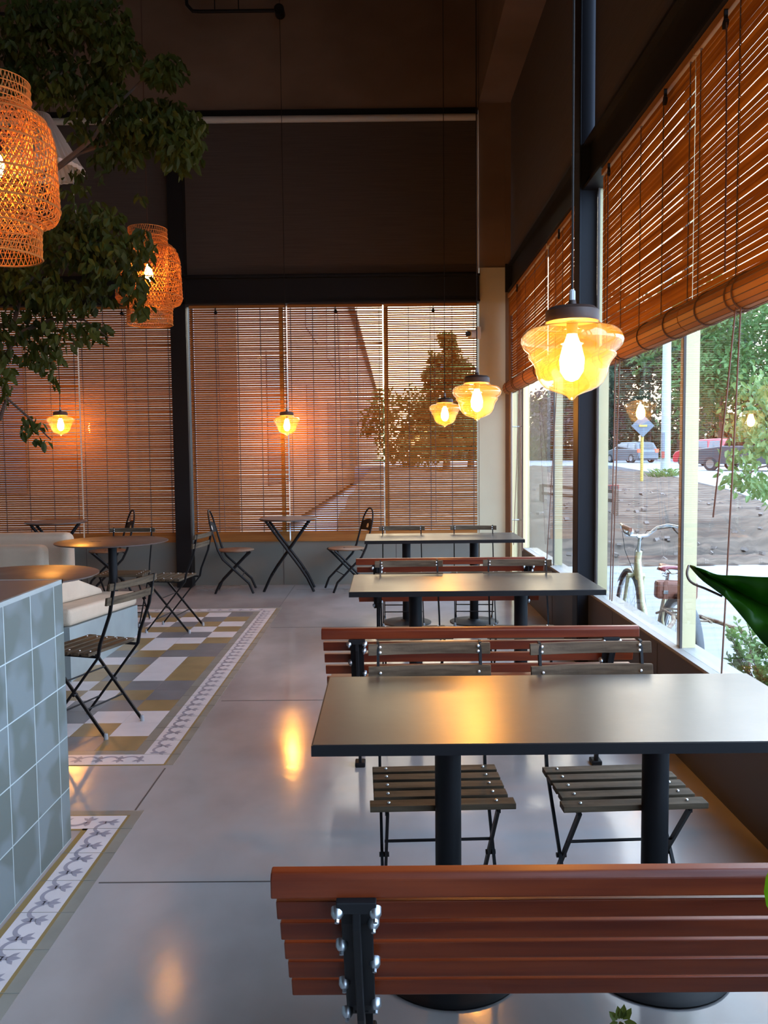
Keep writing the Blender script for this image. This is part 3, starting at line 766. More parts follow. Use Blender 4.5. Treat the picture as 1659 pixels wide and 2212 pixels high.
# ================================================================== glass pendant lamps
def make_pendant():
    t = thing('pendant_lamp', '', 'lamp')
    b = MB(); b.lathe([(.073, 0), (.075, .004), (.074, .030), (.062, .040), (.03, .044), (.012, .046), (.010, .06), (.004, .062)], (0,0,0), 40); cap = b.build('lamp_cap', 'lamp_cap', t, smooth=True)
    prof = [(.070, .002), (.077, -.004), (.080, -.009), (.079, -.013), (.090, -.014), (.108, -.016), (.124, -.022), (.135, -.031), (.141, -.043), (.1425, -.055), (.139, -.067), (.131, -.077), (.122, -.084), (.1195, -.088), (.123, -.092), (.121, -.099), (.113, -.108), (.106, -.118), (.102, -.130), (.099, -.144), (.094, -.158), (.086, -.171), (.073, -.184), (.055, -.193), (.030, -.201), (.014, -.208), (.008, -.216), (.0015, -.220)]
    b = MB(); b.lathe(prof, (0,0,0), 56, 0, False); b.build('glass_shade', 'lamp_glass', t, smooth=True)
    b = MB(); b.lathe([(.013, -.032), (.016, -.042), (.026, -.068), (.035, -.105), (.032, -.138), (.018, -.160), (.004, -.166)], (0,0,0), 20); b.build('bulb', 'bulb', t, smooth=True)
    b = MB(); b.lathe([(.016, 0), (.016, -.034)], (0,0,0), 16); b.build('socket', 'lamp_cap', t, smooth=True)
    return t
PG = 'amber glass pendant lamps with dark caps'
pl = make_pendant()
for i, (x, y, z, lab) in enumerate(((.527, 2.37, 1.822, 'largest and nearest amber glass pendant lamp, in front of the dark post'),
                                    (.529, 4.86, 1.868, 'amber glass pendant lamp in front of the corner column, second in the right-hand row'),
                                    (.535, 7.60, 1.928, 'amber glass pendant lamp third in the right-hand row, seen against the far blind'),
                                    (-1.072, 8.98, 1.895, 'amber glass pendant lamp above the crossed-leg bistro table'),
                                    (-3.515, 8.98, 1.921, 'amber glass pendant lamp at the far left, against the leftmost blinds'))):
    o = place(pl, i, lab, (x, y, z), 0, PG)
    top = ZC if y < 8 else 6.10
    b = MB(); b.tube([(0, 0, .058), (0, 0, top-z)], .0035, 6); b.build('cable', 'cord', o)
    b = MB(); b.lathe([(.009, .058), (.009, .085), (.005, .09)], (0,0,0), 10); b.build('cable_grip', 'white_plastic', o)

# ================================================================== woven rattan lamps
def make_rattan():
    t = thing('rattan_lamp', '', 'lamp')
    P_ = [(.172, 0), (.173, .07), (.174, .14), (.20, .150), (.238, .165), (.252, .20), (.250, .27), (.246, .36), (.244, .44), (.240, .50), (.222, .555), (.19, .595), (.150, .615), (.147, .66), (.146, .735)]
    ds = [0]
    for i in range(1, len(P_)): ds.append(ds[-1]+math.hypot(P_[i][0]-P_[i-1][0], P_[i][1]-P_[i-1][1]))
    def at_s(s):
        for i in range(1, len(P_)):
            if s <= ds[i]: u = (s-ds[i-1])/(ds[i]-ds[i-1]); return (P_[i-1][0]+u*(P_[i][0]-P_[i-1][0]), P_[i-1][1]+u*(P_[i][1]-P_[i-1][1]))
        return P_[-1]
    b = MB(); N = 54; K = 44
    for dirn in (1, -1):
        for n in range(N):
            pts = []
            for k in range(K+1):
                s = ds[-1]*k/K; r, z = at_s(s); a = 2*PI*n/N + dirn*(s*2.0) + .02*math.sin(9*s+n)
                rr = r + dirn*.0015; pts.append((rr*math.cos(a), rr*math.sin(a), z))
            b.tube(pts, .0021, 3, 0, False)
    for k in range(0, 27):
        s = ds[-1]*k/26; r, z = at_s(s); w = .0022 if k % 4 else .0045
        b.tube([((r+.003)*math.cos(2*PI*j/48), (r+.003)*math.sin(2*PI*j/48), z + .006*math.sin(2*PI*j/48+k)*(0 if k in (0, 26) else 1)) for j in range(48)], w, 4, 0, closed=True)
    b.build('woven_shade', 'rattan', t)
    b = MB()
    for dirn in (1, -1):
        for n in range(34):
            b.tube([(.150*math.cos(2*PI*n/34+dirn*z*4.5), .150*math.sin(2*PI*n/34+dirn*z*4.5), z) for z in [.14+.475*k/14 for k in range(15)]], .0022, 3, 0, False)
    b.build('inner_sleeve', 'rattan', t)
    b = MB(); b.lathe([(.004, .33), (.022, .345), (.033, .375), (.033, .40), (.020, .44), (.012, .465)], (0,0,0), 20); b.build('bulb', 'bulb_soft', t, smooth=True)
    b = MB(); b.lathe([(.018, .465), (.018, .52), (.006, .53)], (0,0,0), 14); b.build('socket', 'lamp_cap', t, smooth=True)
    b = MB()
    for a in (0, 2*PI/3, 4*PI/3): b.tube([(0, 0, .70), (.146*math.cos(a), .146*math.sin(a), .733)], .0025, 5)
    b.build('spider', 'cord_brown', t)
    return t
ra = make_rattan()
for i, (x, y, z, lab) in enumerate(((-1.668, 3.65, 2.325, 'large woven rattan pendant lamp cut by the left edge, glowing orange'),
                                    (-1.850, 6.60, 2.500, 'smaller woven rattan pendant lamp hanging behind the tree leaves'))):
    o = place(ra, i, lab, (x, y, z), 0, 'woven rattan pendant lamps')
    b = MB(); b.tube([(0, 0, .52), (0, 0, ZC-z)], .004, 6); b.build('cable', 'cord_brown', o)

# conduit with junction box, second conduit at left
for lab, pts, bx in (('black conduit pipe with junction box under the lintel, above the middle blind', [(-2.05, 8.98, ZC), (-2.04, 8.98, 6.17), (-1.98, 8.98, 6.105), (-1.9, 8.98, 6.10), (-1.05, 8.98, 6.10)], -1.072),
                     ('black conduit pipe with junction box at the top left behind the tree', [(-4.6, 8.98, 6.10), (-3.5, 8.98, 6.10)], -3.515)):
    t = thing('conduit_pipe', lab, 'pipe')
    b = MB(); b.tube(pts, .018, 10); b.build('pipe', 'steel_black', t, smooth=True)
    b = MB(); b.tube([(bx, 8.92, 6.09), (bx, 9.04, 6.09)], .052, 20); b.build('junction_box', 'steel_black', t, smooth=True)
    b = MB()
    for x in (-1.75, -1.5) if bx > -2 else (-4.3,): b.tube([(x, 8.98, 6.1), (x, 8.98, ZC)], .006, 6)
    b.build('hanger', 'steel_black', t)

# white pleated cone lamp behind the tree
t = thing('cone_lamp', 'white pleated cone lampshade half hidden behind the rattan lamp, with a pull string', 'lamp', (-2.215, 5.5, 3.31))
b = MB(); n = 72; vs = []; fs = []
for k in range(n):
    a = 2*PI*k/n; q = 1.0 + (.02 if k % 2 else -.02)
    for r, z in ((.255, 0), (.262, .022), (.245, .045), (.06, .36)): vs.append((r*q*math.cos(a), r*q*math.sin(a), z))
for k in range(n):
    o1, o2 = k*4, ((k+1) % n)*4
    for j in range(3): fs.append((o1+j, o2+j, o2+j+1, o1+j+1))
b.add(vs, fs); o = b.build('pleated_shade', 'white_shade', t); sm = o.modifiers.new('thickness', 'SOLIDIFY'); sm.thickness = .003
b = MB(); b.tube([(.20, 0, .04), (.20, 0, -.16), (.215, 0, -.30)], .0022, 5); b.build('pull_string', 'white_plastic', t)
b = MB(); b.tube([(0, 0, .34), (0, 0, ZC-3.31)], .004, 6); b.build('cable', 'cord', t)

# security camera
t = thing('security_camera', 'small white security camera fixed beside the cream corner column', 'camera', (.985, 9.16, 2.77))
b = MB(); b.box((.0, -.03, -.055), (.055, .03, .075)); b.build('bracket', 'white_plastic', t, bevel=.008)
b = MB(); b.tube([(-.01, 0, .0), (-.075, -.05, -.005)], .045, 20); bd = b.build('body', 'white_plastic', t, smooth=True)
b = MB(); b.tube([(-.072, -.048, -.005), (-.10, -.069, -.007)], .028, 18); b.build('lens', 'lens_black', t, smooth=True)
b = MB(); b.box((.03, .0, -.02), (.06, .15, .02)); b.build('wall_mount', 'white_plastic', t)

# ================================================================== indoor tree
def leaf_faces(b, p, d, up, L, Wd, mi=0, fold=.25):
    d = d.normalized(); s = d.cross(up)
    if s.length < 1e-3: s = d.cross(Vector((1, 0, 0)))
    s.normalize(); n = s.cross(d)
    v = [p, p+d*L*.35+s*Wd*.5+n*fold*Wd, p+d*L*.75+s*Wd*.33+n*fold*Wd*.6, p+d*L, p+d*L*.75-s*Wd*.33+n*fold*Wd*.6, p+d*L*.35-s*Wd*.5+n*fold*Wd, p+d*L*.4, p+d*L*.72]
    b.add(v, [(0, 1, 6), (6, 1, 2, 7), (7, 2, 3), (0, 6, 5), (6, 7, 4, 5), (7, 3, 4)], mi)
tr = thing('indoor_tree', 'tall leafy indoor fig tree reaching in from the left edge above the lounge', 'tree', (-3.65, 4.9, 0))
O = Vector((-3.65, 4.9, 0))
rt = random.Random(5)
b = MB(); b.tube([(0, 0, .3), (.05, .0, 1.3), (-.02, .05, 2.2), (.05, 0, 3.3), (.0, .1, 4.4)], [.06, .05, .042, .03, .012], 10); b.build('trunk', 'bark', tr, smooth=True)
b = MB(); b.lathe([(.22, 0), (.27, .35), (.28, .45), (.25, .45), (.24, .40), (.02, .40)], (0, 0, 0), 28); b.build('pot', 'pot', tr, smooth=True)
branches = [ [(-3.62, 4.9, 2.1), at(30, 700, 4.7), at(47, 625, 4.6), at(105, 560, 4.55), at(200, 520, 4.5), at(290, 540, 4.5)],
             [(-3.62, 4.93, 1.6), at(0, 790, 4.75), at(40, 720, 4.7), at(110, 690, 4.65), at(180, 690, 4.6), at(235, 730, 4.6)],
             [(-3.62, 4.93, 1.5), at(0, 905, 4.75), at(15, 860, 4.7), at(60, 900, 4.7), at(110, 950, 4.7)],
             [(-3.62, 4.9, 2.7), at(110, 372, 4.6), at(150, 340, 4.55), at(200, 300, 4.5), at(240, 240, 4.5), at(330, 150, 4.5), at(390, 130, 4.5)],
             [at(110, 372, 4.6), at(170, 330, 4.6), at(230, 310, 4.6), at(330, 290, 4.6), at(420, 290, 4.6)],
             [(-3.62, 4.95, 3.2), at(60, 240, 4.8), at(130, 160, 4.8), at(190, 80, 4.8), at(260, 10, 4.8)],
             [(-3.62, 4.95, 3.3), at(20, 150, 5.0), at(60, 60, 5.0), at(90, -40, 5.0)]]
for bp_ in branches:
    pts = [Vector(p)-O for p in bp_]; n = len(pts)
    b = MB(); b.tube(pts, [.017*(1-.8*i/(n-1)) for i in range(n)], 6); b.build('branch', 'bark', tr, smooth=True)
clumps = [(60, 60, 90, 80, 4.9, 420), (180, 40, 110, 60, 4.8, 420), (250, 110, 60, 60, 4.7, 260), (140, 170, 120, 60, 4.8, 420), (30, 170, 60, 60, 4.9, 160), (355, 150, 48, 42, 4.5, 190), (230, 210, 60, 50, 4.6, 170),
          (340, 260, 90, 55, 4.5, 420), (390, 320, 50, 55, 4.5, 220), (270, 300, 60, 60, 4.6, 190), (190, 270, 50, 40, 4.6, 70), (225, 345, 30, 40, 4.6, 40), (300, 425, 10, 16, 4.5, 7), (165, 395, 40, 40, 4.7, 30), (430, 262, 18, 25, 4.5, 30),
          (200, 470, 70, 40, 4.6, 190), (150, 530, 100, 50, 4.6, 330), (235, 560, 70, 60, 4.5, 230), (300, 530, 45, 40, 4.45, 90), (60, 600, 80, 60, 4.7, 280), (150, 640, 100, 40, 4.6, 230), (30, 700, 60, 50, 4.7, 110),
          (120, 710, 60, 45, 4.65, 100), (200, 710, 36, 26, 4.6, 50), (90, 770, 50, 30, 4.7, 70), (10, 790, 30, 50, 4.7, 60), (110, 815, 14, 22, 4.65, 12), (60, 915, 32, 18, 4.65, 22), (90, 950, 20, 12, 4.65, 9), (10, 850, 12, 20, 4.7, 8), (285, 610, 36, 40, 4.4, 70), (310, 660, 26, 30, 4.4, 24)]
b = MB()
for (cx, cy, rx, ry, Y_, n_) in clumps:
    for _ in range(n_):
        while True:
            u, v, w = rt.uniform(-1, 1), rt.uniform(-1, 1), rt.uniform(-1, 1)
            if u*u+v*v+w*w < 1: break
        p = at(cx+u*rx, cy+v*ry, Y_+w*.32)-O
        d = Vector((rt.uniform(-.7, .7), rt.uniform(-.7, .7), -1+rt.uniform(-.1, .6)))
        leaf_faces(b, p, d, Vector((rt.uniform(-1, 1), rt.uniform(-1, 1), .6)), rt.uniform(.045, .075), rt.uniform(.026, .040))
fo = b.build('foliage', 'leaf', tr); fo['kind'] = 'stuff'

# ================================================================== plants near the camera
pb = thing('plant_box', 'low planter at the bottom right in front of the nearest bench, small leaves showing', 'planter', (.72, 1.02, 0))
b = MB(); b.box((-.5, -.14, 0), (.5, .14, .42)); b.build('box', 'pot', pb, bevel=.01)
b = MB(); b.box((-.48, -.12, .42), (.48, .12, .425)); b.build('soil', 'soil', pb)
t = thing('broad_leaf_plant', 'big dark green glossy leaf reaching in from the right edge', 'plant', (.80, 1.05, .42))
O2 = Vector((.80, 1.05, .42))
# main leaf: midrib from the stem to the curled tip
tip = at(1490, 1222, 1.16)
mid = [Vector((.80, 1.04, 1.02)), at(1790, 1330, 1.08), at(1700, 1318, 1.11), at(1640, 1300, 1.13), at(1590, 1275, 1.145), at(1545, 1252, 1.155), at(1510, 1234, 1.16), tip]
up_ = [at(1900, 1225, 1.04), at(1790, 1228, 1.05), at(1700, 1245, 1.07), at(1640, 1246, 1.09), at(1590, 1243, 1.11), at(1550, 1241, 1.125), at(1515, 1228, 1.135), tip]
lo_ = [at(1900, 1520, 1.04), at(1790, 1480, 1.05), at(1700, 1430, 1.07), at(1650, 1390, 1.09), at(1605, 1335, 1.10), at(1565, 1290, 1.115), at(1520, 1255, 1.14), tip]
def resample(pts, m):
    out = []; n = len(pts)
    for i in range(n-1):
        p0 = pts[max(i-1, 0)]; p1 = pts[i]; p2 = pts[i+1]; p3 = pts[min(i+2, n-1)]
        for k in range(m):
            u = k/m; out.append(.5*((2*p1)+(p2-p0)*u+(2*p0-5*p1+4*p2-p3)*u*u+(3*p1-p0-3*p2+p3)*u**3))
    out.append(pts[-1]); return out
mid, up_, lo_ = resample(mid, 4), resample(up_, 4), resample(lo_, 4)
b = MB(); vs = []; n = len(mid)
for i in range(n):
    m_, u_, l_ = mid[i]-O2, up_[i]-O2, lo_[i]-O2
    wv = .004*math.sin(i*1.3)
    vs += [u_, u_*.5+m_*.5+Vector((0, -.012+wv, 0)), m_, l_*.5+m_*.5+Vector((0, -.016-wv, 0)), l_]
fs = [(i*5+k, i*5+k+1, i*5+k+6, i*5+k+5) for i in range(n-1) for k in range(4)]
b.add(vs, fs); o = b.build('leaf_blade', 'leaf_big', t, smooth=True); sm = o.modifiers.new('t', 'SOLIDIFY'); sm.thickness = .0012
b = MB(); b.tube([v-O2 for v in mid], [.006*(1-.85*i/(n-1)) for i in range(n)], 6); b.build('midrib', 'leaf_big', t, smooth=True)
curl = [at(1488, 1222, 1.155), at(1484, 1238, 1.145), at(1488, 1252, 1.14), at(1500, 1262, 1.14), at(1525, 1272, 1.145), at(1560, 1288, 1.13)]
curl = resample(curl, 4)
b = MB(); b.tube([v-O2 for v in curl], .0017, 5); b.build('leaf_edge', 'leaf_edge', t, smooth=True)
b = MB(); b.tube([(0, 0, 0), (.02, .0, .3), (0, -.01, .60)], [.014, .011, .007], 8); b.build('stem', 'leaf_big', t, smooth=True)
t = thing('bright_leaf_plant', 'bright yellow-green leaf tip at the right edge beside the nearest bench rail', 'plant', (.66, 1.08, .42))
O3 = Vector((.66, 1.08, .42))
b = MB(); pts_t = [at(1668, 1868, 1.10), at(1655, 1895, 1.10), at(1651, 1925, 1.10), at(1656, 1955, 1.10), at(1668, 1975, 1.10)]; pts_r = [at(1700, 1850, 1.08), at(1702, 1890, 1.08), at(1704, 1925, 1.08), at(1702, 1960, 1.08), at(1700, 1990, 1.08)]
vs = []
for a_, c_ in zip(pts_t, pts_r): vs += [a_-O3, (a_+c_)/2-O3+Vector((0, -.006, 0)), c_-O3]
b.add(vs, [(i*3+k, i*3+k+1, i*3+k+4, i*3+k+3) for i in range(4) for k in range(2)]); o = b.build('leaf_blade', 'leaf_bright', t, smooth=True); sm = o.modifiers.new('t', 'SOLIDIFY'); sm.thickness = .001
b = MB(); b.tube([(0, 0, 0), (-.02, 0, .2), at(1702, 1925, 1.08)-O3], [.005, .004, .003], 6); b.build('stem', 'leaf_bright', t)
t = thing('small_sprout', 'small sprig of rounded leaves poking up at the bottom edge', 'plant', (.30, 1.02, .42))
O4 = Vector((.30, 1.02, .42)); tp = at(1340, 2208, 1.03)
b = MB(); b.tube([(0, 0, 0), (.01, 0, .12), tp-O4], [.004, .003, .002], 6); b.build('stem', 'bark', t)
b = MB(); rq = random.Random(2)
for dx, dy, L in ((-18, -14, .020), (-6, -22, .022), (4, -24, .024), (14, -18, .022), (22, 4, .018), (-16, 6, .018), (0, 0, .02)):
    p = at(1340+dx*.35, 2206+dy*.2, 1.03)-O4; leaf_faces(b, p, Vector((dx*.03, -.2, -dy*.04+.1)), Vector((0, -1, .3)), L, .011)
o = b.build('leaves', 'leaf', t)

# ================================================================== OUTSIDE
GZ = -.10
def ss(a, b_, v): u = max(0, min(1, (v-a)/(b_-a))); return u*u*(3-2*u)
def roadz(y):
    return .50+.30*max(0, min(1, (y-12.5)/45))
RBX = [(15.0, 6.85), (15.3, 7.0), (20, 8.3), (31, 10.6), (50, 13.5), (54, -40), (140, -40)]
def roadx(y):
    for (y0_, x0_), (y1_, x1_) in zip(RBX, RBX[1:]):
        if y <= y1_: return x0_+(x1_-x0_)*max(0, (y-y0_))/(y1_-y0_)
    return -40
def gh(x, y):
    """ground height of the dug-up verge"""
    e = 14.6+max(0, 6.5-x)*.9
    h = GZ+(roadz(y)-.03-GZ)*ss(11.3, e, y)
    far_ = ss(0.2, 3.0, (roadx(y) if y > 15 else 6.85+(15-y)*.6)-x)
    k = ss(11.5, 14, y)*(.25+.75*far_)
    h += k*(.045*math.sin(x*1.7+y*.6)+.03*math.sin(x*3.9-y*1.3)+.16*math.exp(-((y-15.5+.35*x)**2)/.9)+.10*math.exp(-((y-19-.2*x)**2)/1.5))
    if y > 13: h = min(h, roadz(y)-.02+.12*far_)
    return h
b = MB(); b.box((-60, YW+.35, GZ-.25), (1.56, 11.4, GZ)); b.box((1.56, YB-10, GZ-.25), (12, 11.4, GZ)); b.box((-60, YB-30, GZ-.3), (60, 200, GZ-.26))
gd = b.build('ground', 'pavement'); struct(gd, 'pale concrete pavement outside')
b = MB(); vs = []; NX, NY = 90, 110; rd = random.Random(4)
xs = [-0.9+12.2*i/NX for i in range(NX+1)]; ys = [11.2+42*(j/NY)**1.6 for j in range(NY+1)]
for y in ys:
    for x in xs: vs.append((x, y, (gh(x, y)+rd.uniform(-.035, .035)) if y > 11.3 else GZ-.05))
b.add(vs, [(j*(NX+1)+i, j*(NX+1)+i+1, (j+1)*(NX+1)+i+1, (j+1)*(NX+1)+i) for j in range(NY) for i in range(NX) if ys[j] < 15.0 or xs[i] < roadx(ys[j])+.35])
dt = b.build('dirt_verge', 'dirt', smooth=True); tag(dt, 'strip of dug-up brown earth between pavement and road', 'earth', kind='stuff')
b = MB()
for (x, y) in [(rd.uniform(2.5, 6.5), rd.uniform(11.8, 20)) for _ in range(130)]:
    s = rd.uniform(.015, .045); z = gh(x, y)
    R = Matrix.Rotation(rd.uniform(0, 3), 3, 'Z') @ Matrix.Rotation(rd.uniform(0, 1), 3, 'X')
    b.cbox((x, y, z+s*.3), (s, s*.8, s*.6), 0, R)
tag(b.build('rubble', ['stone']), 'clods and stones scattered over the brown earth', 'stones', kind='stuff')
b = MB(); ry = [15.0, 15.3, 17.5, 20, 24, 31, 40, 50, 54, 60, 140]
vs = []
for y in ry: vs += [(roadx(y), y, roadz(y)), (140, y, roadz(y)), (roadx(y), y, GZ-.2)]
b.add(vs, [(i*3, i*3+1, i*3+4, i*3+3) for i in range(len(ry)-1)]+[(i*3+2, i*3, i*3+3, i*3+5) for i in range(len(ry)-1)]+[(0, 2, 1)])
rdm = b.build('road', 'asphalt'); struct(rdm, 'pale road')
b = MB(); b.box((-40, 96, .5), (90, 139, .95)); struct(b.build('grass_bank', 'grass'), 'grass beyond the road')
b = MB(); rh = random.Random(77)
def hedge_leaf(b):
    for _ in range(9000):
        x = rh.uniform(5, 62); z = .8+rh.random()**1.4*(4.6+1.3*math.sin(x*.7)); y = 97.5+rh.uniform(-1.2, 1.2)
        d = Vector((rh.uniform(-1, 1), rh.uniform(-1, 1), rh.uniform(-1, 1))); leaf_faces(b, Vector((x, y, z)), d, Vector((rh.uniform(-1, 1), .3, 1)), 1.0, .6)
HEDGE = hedge_leaf

def car(label, loc, rz, paint, kind, L=4.2, Wc=1.72, H=1.48):
    t = thing('car', label, 'car', loc, rz)
    # local x forward; side profile in x,z
    if kind == 'hatch': low = [(-L/2, .35), (-L/2-.02, .75), (-L/2+.03, .95), (L/2-1.05, 1.0), (L/2-.2, .82), (L/2, .6), (L/2, .3), (L/2-.1, .2), (-L/2+.1, .2)]; cab = [(-L/2+.05, .93), (-L/2+.30, H-.08), (-L/2+.7, H), (L/2-1.9, H-.02), (L/2-1.0, .97)]
    else: low = [(-L/2, .45), (-L/2, 1.05), (L/2-1.3, 1.10), (L/2-.15, .98), (L/2, .75), (L/2, .4), (L/2-.1, .3), (-L/2+.1, .3)]; cab = [(-L/2+.02, 1.04), (-L/2+.20, H-.06), (-L/2+.5, H), (L/2-2.0, H), (L/2-1.35, 1.08)]
    b = MB()
    def loft(poly, hw, ins):
        n = len(poly); vs = []
        zmin = min(p[1] for p in poly); zmax = max(p[1] for p in poly)
        for s in (-1, 1):
            for x, z in poly: vs.append((x, s*(hw-ins*(z-zmin)/(zmax-zmin)), z))
        fs = [tuple(range(n)), tuple(range(n, 2*n))[::-1]] + [(k, n+k, n+(k+1) % n, (k+1) % n) for k in range(n)]
        b.add(vs, fs)
    loft(low, Wc/2, .03); loft(cab, Wc/2-.05, .16)
    bd = b.build('body', paint, t, bevel=.05, fixn=True)
    b = MB()
    for s in (-1, 1):
        zb_, zt_ = cab[0][1]+.05, H-.12
        hwb, hwt = Wc/2-.045, Wc/2-.155
        for xa_, xb_ in ((-L/2+.42, -L/2+1.25), (-L/2+1.33, L/2-1.62)):
            b.add([(xa_, s*hwb, zb_), (xb_+.25 if xb_ > 0 else xb_, s*hwb, zb_), (xb_, s*hwt, zt_), (xa_+.12, s*hwt, zt_)], [(0, 1, 2, 3)])
    b.add([(-L/2+.02, -.62, cab[0][1]+.06), (-L/2+.02, .62, cab[0][1]+.06), (-L/2+.24, .52, H-.12), (-L/2+.24, -.52, H-.12)], [(3, 2, 1, 0)])
    b.build('windows', 'car_glass', t)
    for sx in (-1, 1):
        for sy in (-1, 1):
            b = MB(); c = (sx*(L/2-.78), sy*(Wc/2-.08), .31)
            b.lathe([(.20, -.1), (.31, -.09), (.31, .09), (.20, .1)], c, 24, 0, True, 'y'); b.lathe([(.19, -.105), (.19, .105)], c, 16, 1, True, 'y'); b.build('wheel', ['tyre', 'chrome'], t, smooth=True)
    for s in (-1, 1):
        b = MB(); b.box((-L/2-.03, s*(Wc/2-.30)-.0, .72), (-L/2+.08, s*(Wc/2-.02), .96)) if s > 0 else b.box((-L/2-.03, -(Wc/2-.02), .72), (-L/2+.08, -(Wc/2-.30), .96))
        b.build('tail_light', 'tail_light', t)
    b = MB(); b.box((-L/2-.06, -Wc/2+.08, .32), (-L/2+.02, Wc/2-.08, .50)); b.build('bumper', paint, t)
    return t
def onroad(px, Y): p = at(px, 985, Y); return (p.x, Y, roadz(Y))
car('silver hatchback driving away on the road, seen between post and pale mullion', onroad(1362, 60), R_(108), 'car_silver', 'hatch')
car('red hatchback on the road just right of the wide pale mullion', (onroad(1533, 46)[0], 46, roadz(46)), R_(112), 'car_red', 'hatch', 4.0, 1.7, 1.5)
car('grey off-road car on the road at the right edge behind the tree leaves', (onroad(1625, 36)[0], 36, roadz(36)), R_(128), 'car_grey', 'suv', 4.4, 1.85, 1.8)

def tree(label, x, y, zb_, h, w, kind, n, m, seed, ls=.38, trunk=.22, group='trees outside the windows'):
    r = random.Random(seed); t = thing('tree', label, 'tree', (x, y, zb_), 0, group)
    b = MB(); b.tube([(0, 0, 0), (.1, 0, h*.25), (0, .1, h*.6)], [trunk, trunk*.7, trunk*.3], 8); b.build('trunk', 'bark', t, smooth=True)
    b = MB()
    cl = []
    for _ in range(26 if kind != 'cone' else 40):
        u = r.random()
        if kind == 'cone': zz = .12+.86*u; rad = w*(1-u)*.9+.1*w; a = r.uniform(0, 2*PI); q = r.random()**.5; cl.append((rad*q*math.cos(a), rad*q*math.sin(a), h*zz, .28*w*(1.15-u)+.2))
        else: a = r.uniform(0, 2*PI); v = r.uniform(-1, 1); q = math.sqrt(1-v*v)*w*.8; cl.append((q*math.cos(a), q*math.sin(a), h*(.60+.33*v), w*r.uniform(.25, .42)))
    for _ in range(n):
        c = r.choice(cl); d = Vector((r.gauss(0, 1), r.gauss(0, 1), r.gauss(0, .8))).normalized()*c[3]*r.uniform(.6, 1.05)
        p = Vector(c[:3])+d
        leaf_faces(b, p, Vector((r.uniform(-1, 1), r.uniform(-1, 1), r.uniform(-1, .5))), Vector((r.uniform(-1, 1), r.uniform(-1, 1), 1)), ls*r.uniform(.6, 1.3), ls*.55)
    f = b.build('foliage', m, t); f['kind'] = 'stuff'
    return t
def px_tree(label, px, Y, ztop_px, w, kind, n, m, seed, ls=.38):
    p = at(px, ztop_px, Y); return tree(label, p.x, Y, .3, p.z-.3, w, kind, n, m, seed, ls)
b = MB(); HEDGE(b); tag(b.build('hedge', 'tree_dark'), 'long dark hedge behind the road and the parked cars', 'hedge', kind='stuff')
px_tree('tall dark tree rising directly behind the silver hatchback', 1330, 78, 640, 5.5, 'round', 5200, 'tree_dark', 1, .6)
px_tree('broad dark tree behind the utility pole', 1405, 84, 640, 7.0, 'round', 6500, 'tree_dark', 2, .65)
px_tree('dark tree behind the red hatchback', 1470, 80, 610, 6.5, 'round', 5600, 'tree_dark', 3, .6)
px_tree('fresh green feathery tree right of the wide pale mullion', 1560, 66, 610, 6.8, 'round', 7000, 'tree_green', 4, .5)
px_tree('fresh green tree at the right edge behind the off-road car', 1700, 62, 650, 6.2, 'round', 6000, 'tree_green', 5, .5)
px_tree('low mauve-tinted tree left of the dark post, beyond the road', 1235, 90, 830, 5.2, 'round', 3600, 'tree_mauve', 6, .55)
px_tree('olive green tree beyond the road near the glass door', 1165, 92, 860, 4.2, 'round', 3000, 'tree_olive', 7, .5)
px_tree('dark tree between the mauve tree and the dark post', 1280, 95, 760, 5.0, 'round', 3600, 'tree_dark', 8, .6)
px_tree('pointed tree silhouette seen through the far blind next to the column', 962, 44, 722, 2.3, 'cone', 4200, 'tree_olive', 9, .32)
px_tree('rounded tree seen through the far blind below the pointed one', 885, 52, 850, 3.2, 'round', 3600, 'tree_olive', 10, .36)
px_tree('leafy tree seen through the far blind behind the security camera', 1015, 50, 780, 2.4, 'round', 3000, 'tree_olive', 11, .34)

# near street tree at the right edge
t = thing('street_tree', 'young street tree whose leafy twigs hang in from the right edge outside the glass', 'tree', (4.3, 7.6, GZ))
O5 = Vector((4.3, 7.6, GZ)); rs = random.Random(8)
b = MB(); b.tube([(0, 0, 0), (.03, 0, 1.2), (-.02, .05, 2.4), (0, 0, 3.4)], [.05, .04, .03, .012], 8); b.build('trunk', 'bark', t, smooth=True)
for pts in ([(4.3, 7.6, 1.1), at(1690, 1000, 7.4), at(1640, 1010, 7.3), at(1590, 1040, 7.2)], [(4.3, 7.6, 1.6), at(1680, 900, 7.4), at(1640, 880, 7.3), at(1615, 840, 7.2)], [(4.3, 7.6, 1.4), at(1690, 960, 7.4), at(1630, 950, 7.3), at(1580, 945, 7.2)]):
    b = MB(); b.tube([Vector(p)-O5 for p in pts], [.016, .011, .008, .004], 5); b.build('branch', 'bark', t, smooth=True)
b = MB()
for (cx, cy, rx, ry, n_) in ((1640, 850, 45, 45, 170), (1620, 920, 50, 40, 150), (1660, 960, 60, 50, 170), (1600, 985, 40, 26, 60), (1620, 1040, 50, 26, 110), (1580, 1030, 26, 20, 40), (1650, 1060, 30, 20, 50), (1720, 900, 60, 120, 200)):
    for _ in range(n_):
        u, v = rs.gauss(0, .5), rs.gauss(0, .5)
        p = at(cx+u*rx, cy+v*ry, 7.3+rs.uniform(-.35, .35))-O5
        leaf_faces(b, p, Vector((rs.uniform(-.8, .8), rs.uniform(-.8, .8), -1+rs.uniform(0, .7))), Vector((rs.uniform(-1, 1), -1, .4)), rs.uniform(.05, .09), rs.uniform(.03, .045))
f = b.build('foliage', 'leaf_shrub', t); f['kind'] = 'stuff'

